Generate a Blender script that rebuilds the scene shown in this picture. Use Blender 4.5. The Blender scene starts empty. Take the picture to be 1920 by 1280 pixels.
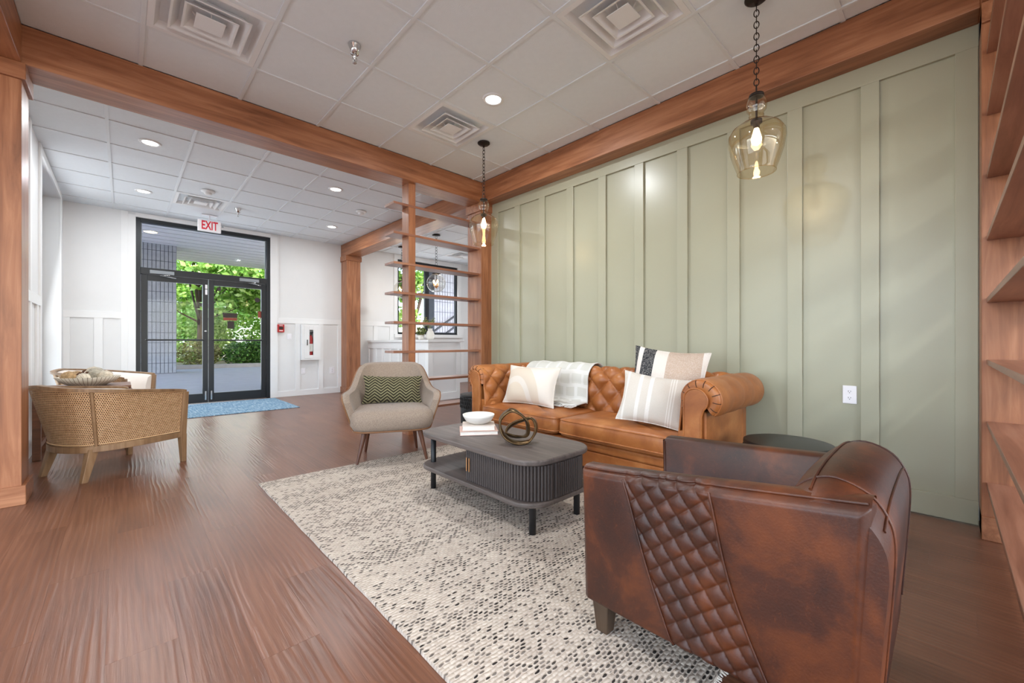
import bpy, bmesh, math, random
from math import sin, cos, pi, radians, sqrt, exp
from mathutils import Vector, Matrix
random.seed(7)
S = bpy.context.scene
COL = S.collection

# ------------------------------------------------------------------ camera, world, sun, exposure
cam_d = bpy.data.cameras.new('camera'); cam = bpy.data.objects.new('camera', cam_d); COL.objects.link(cam)
cam.location = (0, 0, 1.02); cam.rotation_euler = (pi/2, 0, -0.7575)
cam_d.sensor_width = 36; cam_d.lens = 772/1920*36; cam_d.shift_y = 2.35/1920; cam_d.clip_start = .02; cam_d.clip_end = 300
S.camera = cam
S.view_settings.view_transform = 'Standard'; S.view_settings.look = 'None'
S.view_settings.gamma = 1; S.view_settings.exposure = 0.08
try: S.view_settings.use_curve_mapping = False
except Exception: pass
W = bpy.data.worlds.new('sky'); S.world = W; W.use_nodes = True
_n = W.node_tree.nodes; _l = W.node_tree.links
_sky = _n.new('ShaderNodeTexSky')
try:
    _sky.sky_type = 'NISHITA'; _sky.sun_disc = False; _sky.sun_elevation = radians(48); _sky.sun_rotation = radians(150)
    _sky.air_density = 1.0; _sky.dust_density = 2.0
except Exception: pass
_l.new(_sky.outputs[0], _n['Background'].inputs[0]); _n['Background'].inputs[1].default_value = 1.1
sun_d = bpy.data.lights.new('sun', 'SUN'); sun_d.energy = 6.5; sun_d.angle = radians(1.0); sun_d.color = (1, .96, .88)
sun = bpy.data.objects.new('sun', sun_d); COL.objects.link(sun)
sun.rotation_euler = Vector((-.66, -.06, -.75)).to_track_quat('-Z', 'Y').to_euler()
def area(name, loc, target, sx, sy, power, col=(1, 1, 1)):
    d = bpy.data.lights.new(name, 'AREA'); d.shape = 'RECTANGLE'; d.size = sx; d.size_y = sy; d.energy = power; d.color = col
    o = bpy.data.objects.new(name, d); COL.objects.link(o); o.location = loc
    o.rotation_euler = (Vector(target)-Vector(loc)).to_track_quat('-Z', 'Y').to_euler(); return o
# added fill lamps standing in for daylight, at assumed unseen windows and visible openings
area('fill_side', (-4.46, .4, 1.6), (0, .4, 1.4), 6.4, 2.3, 125, (.88, .94, 1))
area('fill_back', (.8, -4.46, 1.6), (.8, 0, 1.4), 6.0, 2.3, 80, (.88, .94, 1))
area('fill_left_window', (-.80, 7.24, 1.55), (1, 7.1, 1.3), 1.7, 2.7, 26, (.96, .98, 1))
area('fill_entrance', (1.07, 8.80, 1.5), (1.3, 4, .6), 1.7, 2.6, 22, (.96, .98, 1))
area('fill_reception', (5.4, 8.80, 2.0), (5.0, 5, 1.0), 1.6, 1.6, 14, (.96, .98, 1))

# ------------------------------------------------------------------ helpers
def lin(h):
    if isinstance(h, str):
        h = h.lstrip('#'); c = [int(h[i:i+2], 16)/255 for i in (0, 2, 4)]
    else: c = h
    return tuple((x/12.92 if x <= .04045 else ((x+.055)/1.055)**2.4) for x in c)+(1,)
MATS = {}
class NT:
    def __init__(s, name):
        s.m = bpy.data.materials.new(name); s.m.use_nodes = True; s.t = s.m.node_tree
        s.b = s.t.nodes['Principled BSDF']; s.out = s.t.nodes['Material Output']; MATS[name] = s.m
    def n(s, typ, **kw):
        x = s.t.nodes.new('ShaderNode'+typ)
        for k, v in kw.items(): setattr(x, k, v)
        return x
    def link(s, a, b): s.t.links.new(a, b)
    def set(s, **kw):
        for k, v in kw.items():
            i = s.b.inputs.get(k.replace('_', ' '))
            if i is not None: i.default_value = v
    def coords(s, kind='Object', scale=(1, 1, 1), rand=False, rot=(0, 0, 0)):
        tc = s.n('TexCoord'); mp = s.n('Mapping'); mp.inputs['Scale'].default_value = scale; mp.inputs['Rotation'].default_value = rot
        src = tc.outputs[kind]
        if rand:
            oi = s.n('ObjectInfo'); mul = s.n('Math', operation='MULTIPLY'); mul.inputs[1].default_value = 37.0
            s.link(oi.outputs['Random'], mul.inputs[0]); ad = s.n('VectorMath', operation='ADD')
            s.link(src, ad.inputs[0]); s.link(mul.outputs[0], ad.inputs[1]); src = ad.outputs[0]
        s.link(src, mp.inputs['Vector']); return mp.outputs[0]
    def noise(s, vec, scale, detail=4, rough=.55, dist=0):
        x = s.n('TexNoise'); x.inputs['Scale'].default_value = scale; x.inputs['Detail'].default_value = detail
        x.inputs['Roughness'].default_value = rough; x.inputs['Distortion'].default_value = dist; s.link(vec, x.inputs['Vector']); return x.outputs[0]
    def ramp(s, fac, stops, const=False):
        x = s.n('ValToRGB'); e = x.color_ramp.elements
        if const: x.color_ramp.interpolation = 'CONSTANT'
        while len(e) < len(stops): e.new(.5)
        for el, (p, c) in zip(e, stops):
            el.position = p; el.color = c if len(c) == 4 else (*c, 1)
        s.link(fac, x.inputs[0]); return x.outputs[0]
    def mix(s, fac, a, b, mode='MIX'):
        x = s.n('MixRGB', blend_type=mode)
        for sock, v in zip(x.inputs, (fac, a, b)):
            if hasattr(v, 'is_linked'): s.link(v, sock)
            else: sock.default_value = v
        return x.outputs[0]
    def math(s, op, a, b=0, clamp=False):
        x = s.n('Math', operation=op); x.use_clamp = clamp
        for sock, v in zip(x.inputs, (a, b)):
            if hasattr(v, 'is_linked'): s.link(v, sock)
            else: sock.default_value = v
        return x.outputs[0]
    def bump(s, h, strength, dist=.01):
        x = s.n('Bump'); x.inputs['Strength'].default_value = strength; x.inputs['Distance'].default_value = dist
        s.link(h, x.inputs['Height']); s.link(x.outputs[0], s.b.inputs['Normal'])
    def base(s, c):
        if hasattr(c, 'is_linked'): s.link(c, s.b.inputs['Base Color'])
        else: s.b.inputs['Base Color'].default_value = c
def plain(name, col, rough=.5, metal=0, var=.06, vs=6, bump=0, bs=60, spec=.5):
    t = NT(name); c = lin(col); v = t.coords(); nz = t.noise(v, vs, 4)
    d = tuple(max(0, x*(1-var)) for x in c[:3])+(1,); e = tuple(min(1, x*(1+var)) for x in c[:3])+(1,)
    t.base(t.ramp(nz, [(.3, d), (.7, e)])); t.set(Roughness=rough, Metallic=metal, Specular_IOR_Level=spec)
    if bump: t.bump(t.noise(v, bs, 3), bump)
    return t.m
def wood(name, dark, mid, light, axis, rough=.38, g=14, rand=False, bump=.08, blotch=2.5, kind='Object'):
    t = NT(name); sc = [1, 1, 1]; sc = [g if i != axis else g*.07 for i in range(3)]
    v = t.coords(kind, tuple(sc), rand); fine = t.noise(v, 1.6, 7, .62, .6)
    v2 = t.coords(kind, tuple(1 if i != axis else .35 for i in range(3)), rand); bl = t.noise(v2, blotch, 3, .5, .3)
    f = t.math('ADD', t.math('MULTIPLY', fine, .6), t.math('MULTIPLY', bl, .4))
    t.base(t.ramp(f, [(.34, lin(dark)), (.5, lin(mid)), (.66, lin(light))])); t.set(Roughness=rough)
    t.bump(fine, bump, .004); return t.m
def emis(name, col, strength):
    t = NT(name); t.base(lin(col)); t.b.inputs['Emission Color'].default_value = lin(col); t.b.inputs['Emission Strength'].default_value = strength; return t.m
def glassy(name, tint, refl=.5, base=.04):
    t = NT(name); tr = t.n('BsdfTransparent'); tr.inputs[0].default_value = (*tint, 1); gl = t.n('BsdfGlossy'); gl.inputs['Roughness'].default_value = .03
    lw = t.n('LayerWeight'); lw.inputs[0].default_value = .5; m = t.n('MixShader')
    f = t.math('ADD', t.math('MULTIPLY', t.math('POWER', lw.outputs['Facing'], 3), refl), base, True)
    t.link(f, m.inputs[0]); t.link(tr.outputs[0], m.inputs[1]); t.link(gl.outputs[0], m.inputs[2]); t.link(m.outputs[0], t.out.inputs[0]); return t.m

class MB:
    """collects vertices, faces and uvs for one mesh"""
    def __init__(s): s.v = []; s.f = []; s.uv = []
    def box(s, lo, hi, M=None):
        b = len(s.v); x0, y0, z0 = lo; x1, y1, z1 = hi
        vs = [(x0, y0, z0), (x1, y0, z0), (x1, y1, z0), (x0, y1, z0), (x0, y0, z1), (x1, y0, z1), (x1, y1, z1), (x0, y1, z1)]
        if M: vs = [tuple(M @ Vector(p)) for p in vs]
        s.v += vs
        s.f += [tuple(b+i for i in q) for q in ((0, 3, 2, 1), (4, 5, 6, 7), (0, 1, 5, 4), (1, 2, 6, 5), (2, 3, 7, 6), (3, 0, 4, 7))]; return s
    def taper(s, c0, c1, a, b2):
        """square bar from c0 (half a) to c1 (half b2)"""
        b = len(s.v)
        for c, h in ((c0, a), (c1, b2)):
            for dx, dy in ((-1, -1), (1, -1), (1, 1), (-1, 1)): s.v.append((c[0]+dx*h, c[1]+dy*h, c[2]))
        s.f += [tuple(b+i for i in q) for q in ((0, 1, 2, 3), (7, 6, 5, 4), (0, 4, 5, 1), (1, 5, 6, 2), (2, 6, 7, 3), (3, 7, 4, 0))]; return s
    def loft(s, rows, cu=False, cv=False, uv=None):
        b = len(s.v); n = len(rows[0]); m = len(rows)
        for r in rows: s.v += [tuple(p) for p in r]
        for i in range(m if cv else m-1):
            for j in range(n if cu else n-1):
                i2 = (i+1) % m; j2 = (j+1) % n
                s.f.append((b+i*n+j, b+i*n+j2, b+i2*n+j2, b+i2*n+j))
                if uv: s.uv.append([uv[i][j], uv[i][j2], uv[i2][j2], uv[i2][j]])
        return s
    def cap(s, ring):
        b = len(s.v); s.v += [tuple(p) for p in ring]; s.f.append(tuple(range(b, b+len(ring)))); return s
    def tube(s, pts, r, k=8, closed=False, caps=True):
        P = [Vector(p) for p in pts]; n = len(P); rows = []; up = None
        R = r if isinstance(r, (list, tuple)) else [r]*n
        for i in range(n):
            t = (P[(i+1) % n]-P[i-1]) if closed else (P[min(i+1, n-1)]-P[max(i-1, 0)])
            t.normalize()
            if up is None:
                up = Vector((0, 0, 1)) if abs(t.z) < .9 else Vector((1, 0, 0))
            x = up - t*up.dot(t)
            if x.length < 1e-5: x = t.orthogonal()
            x.normalize(); y = t.cross(x); up = x
            rows.append([P[i]+(x*cos(2*pi*j/k)+y*sin(2*pi*j/k))*R[i] for j in range(k)])
        s.loft(rows, cu=True, cv=closed)
        if not closed and caps: s.cap(rows[0][::-1]); s.cap(rows[-1])
        return s
    def lathe(s, prof, k=24, c=(0, 0, 0), a0=0):
        rows = [[(c[0]+r*cos(a0+2*pi*j/k), c[1]+r*sin(a0+2*pi*j/k), c[2]+z) for j in range(k)] for r, z in prof]
        return s.loft(rows, cu=True)
    def prism(s, poly, z0, z1, M=None):
        b = len(s.v); n = len(poly); vs = [(x, y, z0) for x, y in poly]+[(x, y, z1) for x, y in poly]
        if M: vs = [tuple(M @ Vector(p)) for p in vs]
        s.v += vs
        s.f.append(tuple(range(b+n-1, b-1, -1))); s.f.append(tuple(range(b+n, b+2*n)))
        for i in range(n): s.f.append((b+i, b+(i+1) % n, b+n+(i+1) % n, b+n+i))
        return s
    def sphere(s, c, r, k=12, sz=1):
        h = k//2; rows = []
        for i in range(h+1):
            th = pi*i/h; rr = max(sin(th), .02)
            rows.append([(c[0]+r*rr*cos(2*pi*j/k), c[1]+r*rr*sin(2*pi*j/k), c[2]-r*sz*cos(th)) for j in range(k)])
        return s.loft(rows, cu=True)
    def mesh(s, name, mat, smooth):
        me = bpy.data.meshes.new(name); me.from_pydata(s.v, [], s.f); me.update()
        if s.uv and len(s.uv) <= len(s.f):
            l = me.uv_layers.new(name='UVMap')
            for p, u in zip(me.polygons, s.uv):
                for li, c in zip(p.loop_indices, u): l.data[li].uv = c
        bm = bmesh.new(); bm.from_mesh(me); bmesh.ops.recalc_face_normals(bm, faces=bm.faces); bm.to_mesh(me); bm.free()
        if smooth: me.polygons.foreach_set('use_smooth', [True]*len(me.polygons))
        if mat: me.materials.append(mat if not isinstance(mat, str) else MATS[mat])
        return me
    def obj(s, name, mat, parent=None, smooth=False, bevel=0, seg=2, sub=0, loc=None, rot=None, thick=0):
        me = s.mesh(name, mat, smooth or bevel > 0 and False)
        return link(name, me, parent, bevel, seg, sub, loc, rot, thick, smooth)
def link(name, me, parent=None, bevel=0, seg=2, sub=0, loc=None, rot=None, thick=0, smooth=False):
    o = bpy.data.objects.new(name, me); COL.objects.link(o)
    if parent: o.parent = parent
    if loc: o.location = loc
    if rot: o.rotation_euler = rot
    if thick:
        m = o.modifiers.new('t', 'SOLIDIFY'); m.thickness = thick; m.offset = 0
    if bevel:
        m = o.modifiers.new('b', 'BEVEL'); m.width = bevel; m.segments = seg; m.limit_method = 'ANGLE'; m.angle_limit = radians(40)
        if smooth is False and seg > 2: me.polygons.foreach_set('use_smooth', [True]*len(me.polygons)); m.harden_normals = True
    if sub:
        m = o.modifiers.new('s', 'SUBSURF'); m.levels = sub; m.render_levels = sub
    return o
def empty(name, loc=(0, 0, 0), rz=0):
    o = bpy.data.objects.new(name, None); COL.objects.link(o); o.location = loc; o.rotation_euler = (0, 0, rz); o.empty_display_size = .1; return o
def tag(o, label, cat, group=None):
    o['label'] = label; o['category'] = cat
    if group: o['group'] = group
    return o
def struct(o, label=None):
    o['kind'] = 'structure'
    if label: o['label'] = label
    return o
def box(name, lo, hi, mat, parent=None, bevel=0, seg=2): return MB().box(lo, hi).obj(name, mat, parent, bevel=bevel, seg=seg)
def copy_tree(o, parent=None):
    c = o.copy(); COL.objects.link(c)
    if parent: c.parent = parent
    for ch in [x for x in bpy.data.objects if x.parent == o]: copy_tree(ch, c)
    return c
def catmull(pts, n, closed=False):
    P = [Vector(p) for p in pts]; m = len(P); out = []
    segs = m if closed else m-1
    for i in range(n if closed else n+1):
        u = i/n*segs; k = min(int(u), segs-1); f = u-k
        g = (lambda j: P[j % m]) if closed else (lambda j: P[max(0, min(m-1, j))])
        a, b, c, d = g(k-1), g(k), g(k+1), g(k+2)
        out.append(.5*((2*b)+(c-a)*f+(2*a-5*b+4*c-d)*f*f+(3*b-a-3*c+d)*f**3))
    return out
def rrect(x0, y0, x1, y1, r, k=6):
    out = []
    for cx, cy, a in ((x1-r, y1-r, 0), (x0+r, y1-r, pi/2), (x0+r, y0+r, pi), (x1-r, y0+r, 3*pi/2)):
        out += [(cx+r*cos(a+pi/2*i/k), cy+r*sin(a+pi/2*i/k)) for i in range(k+1)]
    return out
def text_mesh(name, txt, mat, parent, size, loc, rot, sx=1.0, ext=.001, bold=0):
    cu = bpy.data.curves.new(name, 'FONT'); cu.body = txt; cu.size = size; cu.align_x = 'CENTER'; cu.align_y = 'CENTER'; cu.extrude = ext; cu.offset = bold
    tmp = bpy.data.objects.new(name, cu); COL.objects.link(tmp); bpy.context.view_layer.update()
    me = bpy.data.meshes.new_from_object(tmp.evaluated_get(bpy.context.evaluated_depsgraph_get()))
    bpy.data.objects.remove(tmp); bpy.data.curves.remove(cu); me.materials.clear(); me.materials.append(MATS[mat])
    o = link(name, me, parent, loc=loc, rot=rot); o.scale = (sx, 1, 1); return o

# ------------------------------------------------------------------ materials
for i, ax in enumerate('xyz'): wood('stained_wood_'+ax, '#724429', '#996241', '#b67f5b', i)
wood('shelf_wood', '#6f4533', '#90604a', '#a87a62', 0, rough=.33)
wood('table_brown', '#5a3520', '#7b4c2e', '#8f5d3a', 0)
wood('chair_oak', '#6b4e33', '#876748', '#9f8060', 2, rough=.5)
wood('walnut', '#3c2216', '#5a3422', '#6d452e', 2, rough=.4)
wood('charcoal_wood', '#463e3a', '#5d534e', '#716660', 1, rough=.5, g=20)
wood('tambour', '#2f2a29', '#463d3a', '#57504c', 2, rough=.5, g=20)
wood('leg_espresso', '#2f2219', '#463527', '#564434', 2)
plain('black_metal', '#1b1b1d', .45, 0, .05); plain('dark_bronze', '#2a211c', .4, .6, .1)
plain('door_frame', '#1d2126', .4, .2, .05); plain('white_paint', '#e4e4e4', .5, 0, .01); plain('white_trim', '#ebebeb', .4, 0, .01)
plain('tile_white', '#e0e5e9', .9, 0, .015, 20, .15, 160); plain('grid_white', '#dbdfe2', .5, 0, .01); plain('vent_white', '#e2e2e2', .45, 0, .01)
plain('green_paint', '#a6a48e', .33, 0, .012, 2); plain('green_panel', '#a6a48e', .30, 0, .015, 1.5, .015, 40)
plain('plastic_white', '#eeecf0', .35, 0, .01); plain('socket_dark', '#3a3a3a', .5); plain('dark_duct', '#15171a', .8)
plain('chrome', '#c9c9c9', .18, 1, .03); plain('copper', '#d8a97c', .3, 1, .05); plain('gasket', '#8a8f94', .5)
plain('red_box', '#b32525', .4); plain('exit_red', '#e0203a', .5, 0, .01)
plain('ceramic_white', '#e9e4dc', .45, 0, .03, 8, .1, 60); plain('book_cream', '#ddd0c4', .7); plain('book_pink', '#c9a79a', .6); plain('paper', '#e8e2d8', .8, bump=.3, bs=200)
plain('linen_white', '#e9e0d4', .9, 0, .03, 12, .35, 260); plain('throw_white', '#e4e3de', .95, 0, .02, 10, .4, 200)
plain('black_carved', '#1c1b1b', .5, 0, .2, 30, .9, 55); plain('black_top', '#222222', .38, 0, .1)
plain('concrete', '#a5a2a3', .8, 0, .08, 3, .1, 40); plain('kerb_stone', '#b5aca4', .85, 0, .08); plain('asphalt', '#b8b2b4', .85, 0, .06, 3, .1, 60)
plain('soil', '#8a7a5a', .95, 0, .2); plain('soffit', '#e6e3e4', .6, 0, .03); plain('pillar_block', '#b4b4ba', .85, 0, .10, 7, .3, 50); plain('mortar', '#6e6f76', .9)
plain('bark', '#5d4a3a', .9, 0, .3, 8, .4, 30); plain('rail_black', '#20262e', .5)
plain('upholstery_white', '#e6dcd2', .9, 0, .03, 10, .2, 240); plain('deep_brown', '#40281a', .9); plain('sticker_dark', '#2a1c1a', .5); plain('sticker_red', '#8a3a2a', .5)
plain('bronze_gold', '#5f4a30', .32, .85, .5, 9, .25, 30); plain('piping_brown', '#7c5536', .6); plain('grille_white', '#dedede', .6)
plain('ball_tan', '#b99a72', .9, 0, .3, 30, .9, 60); plain('ball_cream', '#ddd2bf', .9, 0, .2, 30, .9, 60); plain('ball_grey', '#b9b2a2', .9, 0, .25, 30, .9, 50); plain('dry_leaf', '#5b3a26', .8, 0, .2)
emis('lamp_lens', '#ffffff', 9); emis('bulb_glow', '#ffd9a0', 22); emis('exit_face', '#d9d4d6', .25)
glassy('window_glass', (.95, .97, .98), .3, .006); glassy('pendant_glass', (.95, .87, .72), .75, .09); glassy('globe_glass', (.93, .92, .88), .7, .09)
def foliage(name, a, b, c):
    t = NT(name); oi = t.n('NewGeometry'); t.base(t.ramp(oi.outputs['Random Per Island'], [(.1, lin(a)), (.5, lin(b)), (.9, lin(c))])); t.set(Roughness=.6)
    t.b.inputs['Transmission Weight'].default_value = 0
foliage('leaf_bright', '#7fae3c', '#aad45a', '#d3ea8c'); foliage('leaf_dark', '#2f4a24', '#4a6b34', '#6c8a4a'); foliage('leaf_hedge', '#2f5520', '#4c7a2c', '#7aa848'); foliage('leaf_dry', '#7b7040', '#97964f', '#b4b070'); foliage('leaf_pot', '#5a6a3a', '#7d8a52', '#a39a5a')
def leather(name, dark, mid, light, rough, scr):
    t = NT(name); v = t.coords(); big = t.noise(v, 4.5, 5, .6, .4); fine = t.noise(v, 160, 3)
    c = t.ramp(big, [(.3, lin(dark)), (.52, lin(mid)), (.72, lin(light))])
    if scr:
        v2 = t.coords('Object', (1, 2.2, 1.3), rot=(.5, .4, .6)); s = t.noise(v2, 22, 8, .75, 2.5)
        c = t.mix(t.ramp(s, [(.56, (0, 0, 0, 1)), (.70, (.5, .5, .5, 1))]), c, lin(light))
    t.base(c); t.set(Roughness=rough); t.bump(t.math('ADD', fine, t.math('MULTIPLY', big, 1.5)), .12, .004); return t.m
leather('tan_leather', '#84491f', '#a1602f', '#b87843', .40, False)
leather('brown_leather', '#260f06', '#421d0a', '#6c3512', .46, True)
def fabric(name, a, b, sc=420):
    t = NT(name); v = t.coords('Object', (1, 1, 1)); n1 = t.noise(t.coords('Object', (1, 1, 6)), sc/4, 2); n2 = t.noise(t.coords('Object', (6, 6, 1)), sc/4, 2)
    f = t.math('MULTIPLY', t.math('ADD', n1, n2), .5); t.base(t.ramp(f, [(.38, lin(a)), (.62, lin(b))])); t.set(Roughness=.95); t.bump(f, .35, .003)
    if 'Sheen Weight' in t.b.inputs: t.b.inputs['Sheen Weight'].default_value = .15
fabric('taupe_fabric', '#776659', '#a2907f')
# floor planks: long oak grain with embossed cathedral figure
t = NT('plank'); g1 = t.noise(t.coords('Object', (4, .5, 5), True), 1.5, 5, .6, 1.2); g2 = t.noise(t.coords('Object', (90, 3.0, 60), True), 1.3, 4, .6, .5); g3 = t.noise(t.coords('Object', (1.2, .6, 1), True), 1.5, 2)
wv = t.n('TexWave', wave_type='BANDS', bands_direction='X'); wv.inputs['Scale'].default_value = 2.2; wv.inputs['Distortion'].default_value = 11; wv.inputs['Detail'].default_value = 3.0; wv.inputs['Detail Scale'].default_value = .55; t.link(t.coords('Object', (5.5, .75, 3), True), wv.inputs['Vector'])
f = t.math('ADD', t.math('ADD', t.math('MULTIPLY', g1, .36), t.math('MULTIPLY', g2, .24)), t.math('ADD', t.math('MULTIPLY', g3, .30), t.math('MULTIPLY', wv.outputs[1], .07)))
t.base(t.ramp(f, [(.32, lin('#583626')), (.5, lin('#714833')), (.68, lin('#865b44'))])); t.set(Roughness=.29); msk_ = t.ramp(t.noise(t.coords('Object', (7, 1.4, 1), True), 1.2, 2), [(.42, (.08, .08, .08, 1)), (.62, (1, 1, 1, 1))]); t.bump(t.math('ADD', t.math('MULTIPLY', t.math('POWER', wv.outputs[1], 2), msk_), t.math('MULTIPLY', g2, .8)), .26, .004)
# cane webbing: open holes between woven strands
t = NT('cane'); tc = t.n('TexCoord'); mp = t.n('Mapping'); mp.inputs['Scale'].default_value = (1/.0135, 1/.0135, 1); t.link(tc.outputs['UV'], mp.inputs[0])
sx = t.n('SeparateXYZ'); t.link(mp.outputs[0], sx.inputs[0]); X_, Y_ = sx.outputs[0], sx.outputs[1]
row = t.math('FLOOR', Y_); off = t.math('MULTIPLY', t.math('MODULO', row, 2), .5); fx = t.math('SUBTRACT', t.math('FRACT', t.math('ADD', X_, off)), .5); fy = t.math('SUBTRACT', t.math('FRACT', Y_), .5)
d = t.math('SQRT', t.math('ADD', t.math('MULTIPLY', fx, fx), t.math('MULTIPLY', fy, fy))); hole = t.math('LESS_THAN', d, .31)
t.base(t.ramp(t.noise(t.coords('Object'), 40, 3), [(.3, lin('#b98e64')), (.7, lin('#d3ad84'))])); t.set(Roughness=.6); t.bump(d, .5, .003)
tr = t.n('BsdfTransparent'); ms = t.n('MixShader'); t.link(hole, ms.inputs[0]); t.link(t.b.outputs[0], ms.inputs[1]); t.link(tr.outputs[0], ms.inputs[2]); t.link(ms.outputs[0], t.out.inputs[0])
plain('cane_edge', '#d2ab80', .6)
# woven rug: cream wool with rows of charcoal flecks in bands
t = NT('rug_weave'); co = t.coords('Object'); wob = t.n('VectorMath', operation='SCALE'); wob.inputs['Scale'].default_value = .016
wn = t.n('TexNoise'); wn.inputs['Scale'].default_value = 26; wn.inputs['Detail'].default_value = 2; t.link(co, wn.inputs['Vector']); t.link(wn.outputs['Color'], wob.inputs[0])
ad = t.n('VectorMath', operation='ADD'); t.link(co, ad.inputs[0]); t.link(wob.outputs[0], ad.inputs[1]); sp = t.n('SeparateXYZ'); t.link(ad.outputs[0], sp.inputs[0])
yr = t.math('MULTIPLY', sp.outputs[1], 72.0); row = t.math('FLOOR', yr); fy = t.math('SUBTRACT', t.math('FRACT', yr), .5)
wr1 = t.n('TexWhiteNoise', noise_dimensions='1D'); t.link(row, wr1.inputs['W']); rr_ = wr1.outputs['Value']
xr = t.math('ADD', t.math('MULTIPLY', sp.outputs[0], 40.0), t.math('MULTIPLY', row, .5)); cx_ = t.math('FLOOR', xr); fx = t.math('SUBTRACT', t.math('FRACT', xr), .5)
cb_ = t.n('CombineXYZ'); t.link(cx_, cb_.inputs[0]); t.link(row, cb_.inputs[1]); wc = t.n('TexWhiteNoise', noise_dimensions='2D'); t.link(cb_.outputs[0], wc.inputs['Vector'])
band = t.noise(t.coords('Object', (.12, 4.6, 1)), 1.0, 2, .5); dens = t.math('ADD', t.ramp(band, [(.36, (.08, .08, .08, 1)), (.60, (.62, .62, .62, 1))]), t.math('MULTIPLY', t.math('GREATER_THAN', rr_, .86), .38))
on = t.math('LESS_THAN', wc.outputs['Value'], dens)
el = t.math('ADD', t.math('POWER', t.math('DIVIDE', fx, .44), 2), t.math('POWER', t.math('DIVIDE', fy, .35), 2)); dot = t.ramp(el, [(.55, (1, 1, 1, 1)), (1.0, (0, 0, 0, 1))])
msk = t.math('MULTIPLY', on, dot); tone = t.n('SeparateColor'); t.link(wc.outputs['Color'], tone.inputs[0]); flk = t.mix(tone.outputs[1], lin('#252120'), lin('#857b72'))
t.base(t.mix(msk, t.ramp(t.noise(co, 30, 3), [(.3, lin('#b7a99b')), (.7, lin('#ccbfb0'))]), flk)); t.set(Roughness=1.0, Specular_IOR_Level=.1)
t.bump(t.math('SUBTRACT', t.math('MULTIPLY', t.noise(t.coords('Object', (60, 120, 1)), 1, 2), .8), t.math('MULTIPLY', el, .4)), .6, .008)
# blue door mat
t = NT('mat_blue'); nz = t.noise(t.coords('Object', (5, 38, 1)), 1.4, 4, .7); nz2 = t.noise(t.coords('Object', (45, 6, 1)), 1.2, 3, .7)
t.base(t.ramp(t.math('MULTIPLY', t.math('ADD', nz, nz2), .5), [(.36, lin('#3f6480')), (.5, lin('#7796ac')), (.64, lin('#c3ced4'))])); t.set(Roughness=1, Specular_IOR_Level=.1)
# cushions
t = NT('stripe_cushion'); sp = t.n('SeparateXYZ'); t.link(t.coords('Object'), sp.inputs[0]); x = t.math('MULTIPLY', t.math('ADD', sp.outputs[0], .25), 2.0)
wh = lin('#ece8e2'); bg = lin('#c9bfb2'); st = [(0, wh), (.06, bg), (.11, wh), (.14, bg), (.28, wh), (.325, bg), (.42, wh), (.47, bg), (.68, wh), (.695, bg), (.71, wh), (.725, bg), (.74, wh), (.755, bg), (.90, wh), (.915, bg), (.93, wh)]
t.base(t.mix(t.noise(t.coords('Object'), 220, 2), t.ramp(x, st, True), lin('#d8d0c6'), 'MIX')); t.t.nodes[-1].inputs[0].default_value = .2; t.set(Roughness=.95); t.bump(t.noise(t.coords('Object'), 300, 2), .3, .003)
t = NT('block_cushion'); sp = t.n('SeparateXYZ'); t.link(t.coords('Object'), sp.inputs[0]); x = t.math('MULTIPLY', t.math('ADD', sp.outputs[0], .25), 2.0)
base = t.ramp(x, [(0, lin('#1e2024')), (.05, lin('#e6ddd4')), (.12, lin('#20232a')), (.30, lin('#e4dbd1')), (.48, lin('#c3ab98')), (.93, lin('#e6ddd4'))], True)
nn = t.noise(t.coords('Object', (1, 1, 1)), 130, 3, .7); t.base(t.mix(t.ramp(nn, [(.45, (0, 0, 0, 1)), (.7, (.35, .35, .35, 1))]), base, lin('#efe8de'))); t.set(Roughness=1); t.bump(nn, .9, .006)
t = NT('arch_cushion'); co = t.coords('Object'); vl = t.n('VectorMath', operation='LENGTH'); mp2 = t.n('Mapping'); mp2.inputs['Location'].default_value = (.10, 0, .10); tc = t.n('TexCoord'); t.link(tc.outputs['Object'], mp2.inputs[0]); t.link(mp2.outputs[0], vl.inputs[0])
t.base(t.ramp(t.math('MULTIPLY', vl.outputs['Value'], 2.2), [(0, lin('#d8c8b4')), (.30, lin('#dcd2c6')), (.40, lin('#d3c4b2')), (.58, lin('#dcd2c6'))], True)); t.set(Roughness=.95); t.bump(t.noise(co, 260, 2), .3, .003)
t = NT('chevron_cushion'); co = t.coords('Object'); sp = t.n('SeparateXYZ'); t.link(co, sp.inputs[0])
tri = t.math('PINGPONG', t.math('ADD', sp.outputs[0], 5), .055); zz = t.math('ADD', sp.outputs[2], t.math('MULTIPLY', tri, .75)); fr = t.math('FRACT', t.math('MULTIPLY', t.math('ADD', zz, 3), 38))
ln = t.math('LESS_THAN', fr, .44); t.base(t.mix(ln, t.ramp(t.noise(co, 120, 2), [(.3, lin('#6a6446')), (.7, lin('#878060'))]), lin('#221d10'))); t.set(Roughness=1); t.bump(t.math('ADD', t.math('PINGPONG', fr, .5), t.math('MULTIPLY', t.noise(co, 200, 2), .4)), .9, .01)
t = NT('throw_fabric'); co = t.coords('UV', (1, 1, 1)); bk = t.n('TexBrick'); bk.inputs['Scale'].default_value = 1; bk.inputs['Color1'].default_value = lin('#c9c7bf'); bk.inputs['Color2'].default_value = lin('#d0cec7'); bk.inputs['Mortar'].default_value = lin('#d9d7d2'); bk.inputs['Brick Width'].default_value = .13; bk.inputs['Row Height'].default_value = .11; bk.inputs['Mortar Size'].default_value = .016; t.link(co, bk.inputs[0]); t.base(bk.outputs[0]); t.set(Roughness=1); t.bump(t.noise(t.coords('Object'), 240, 2), .4, .003)
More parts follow.
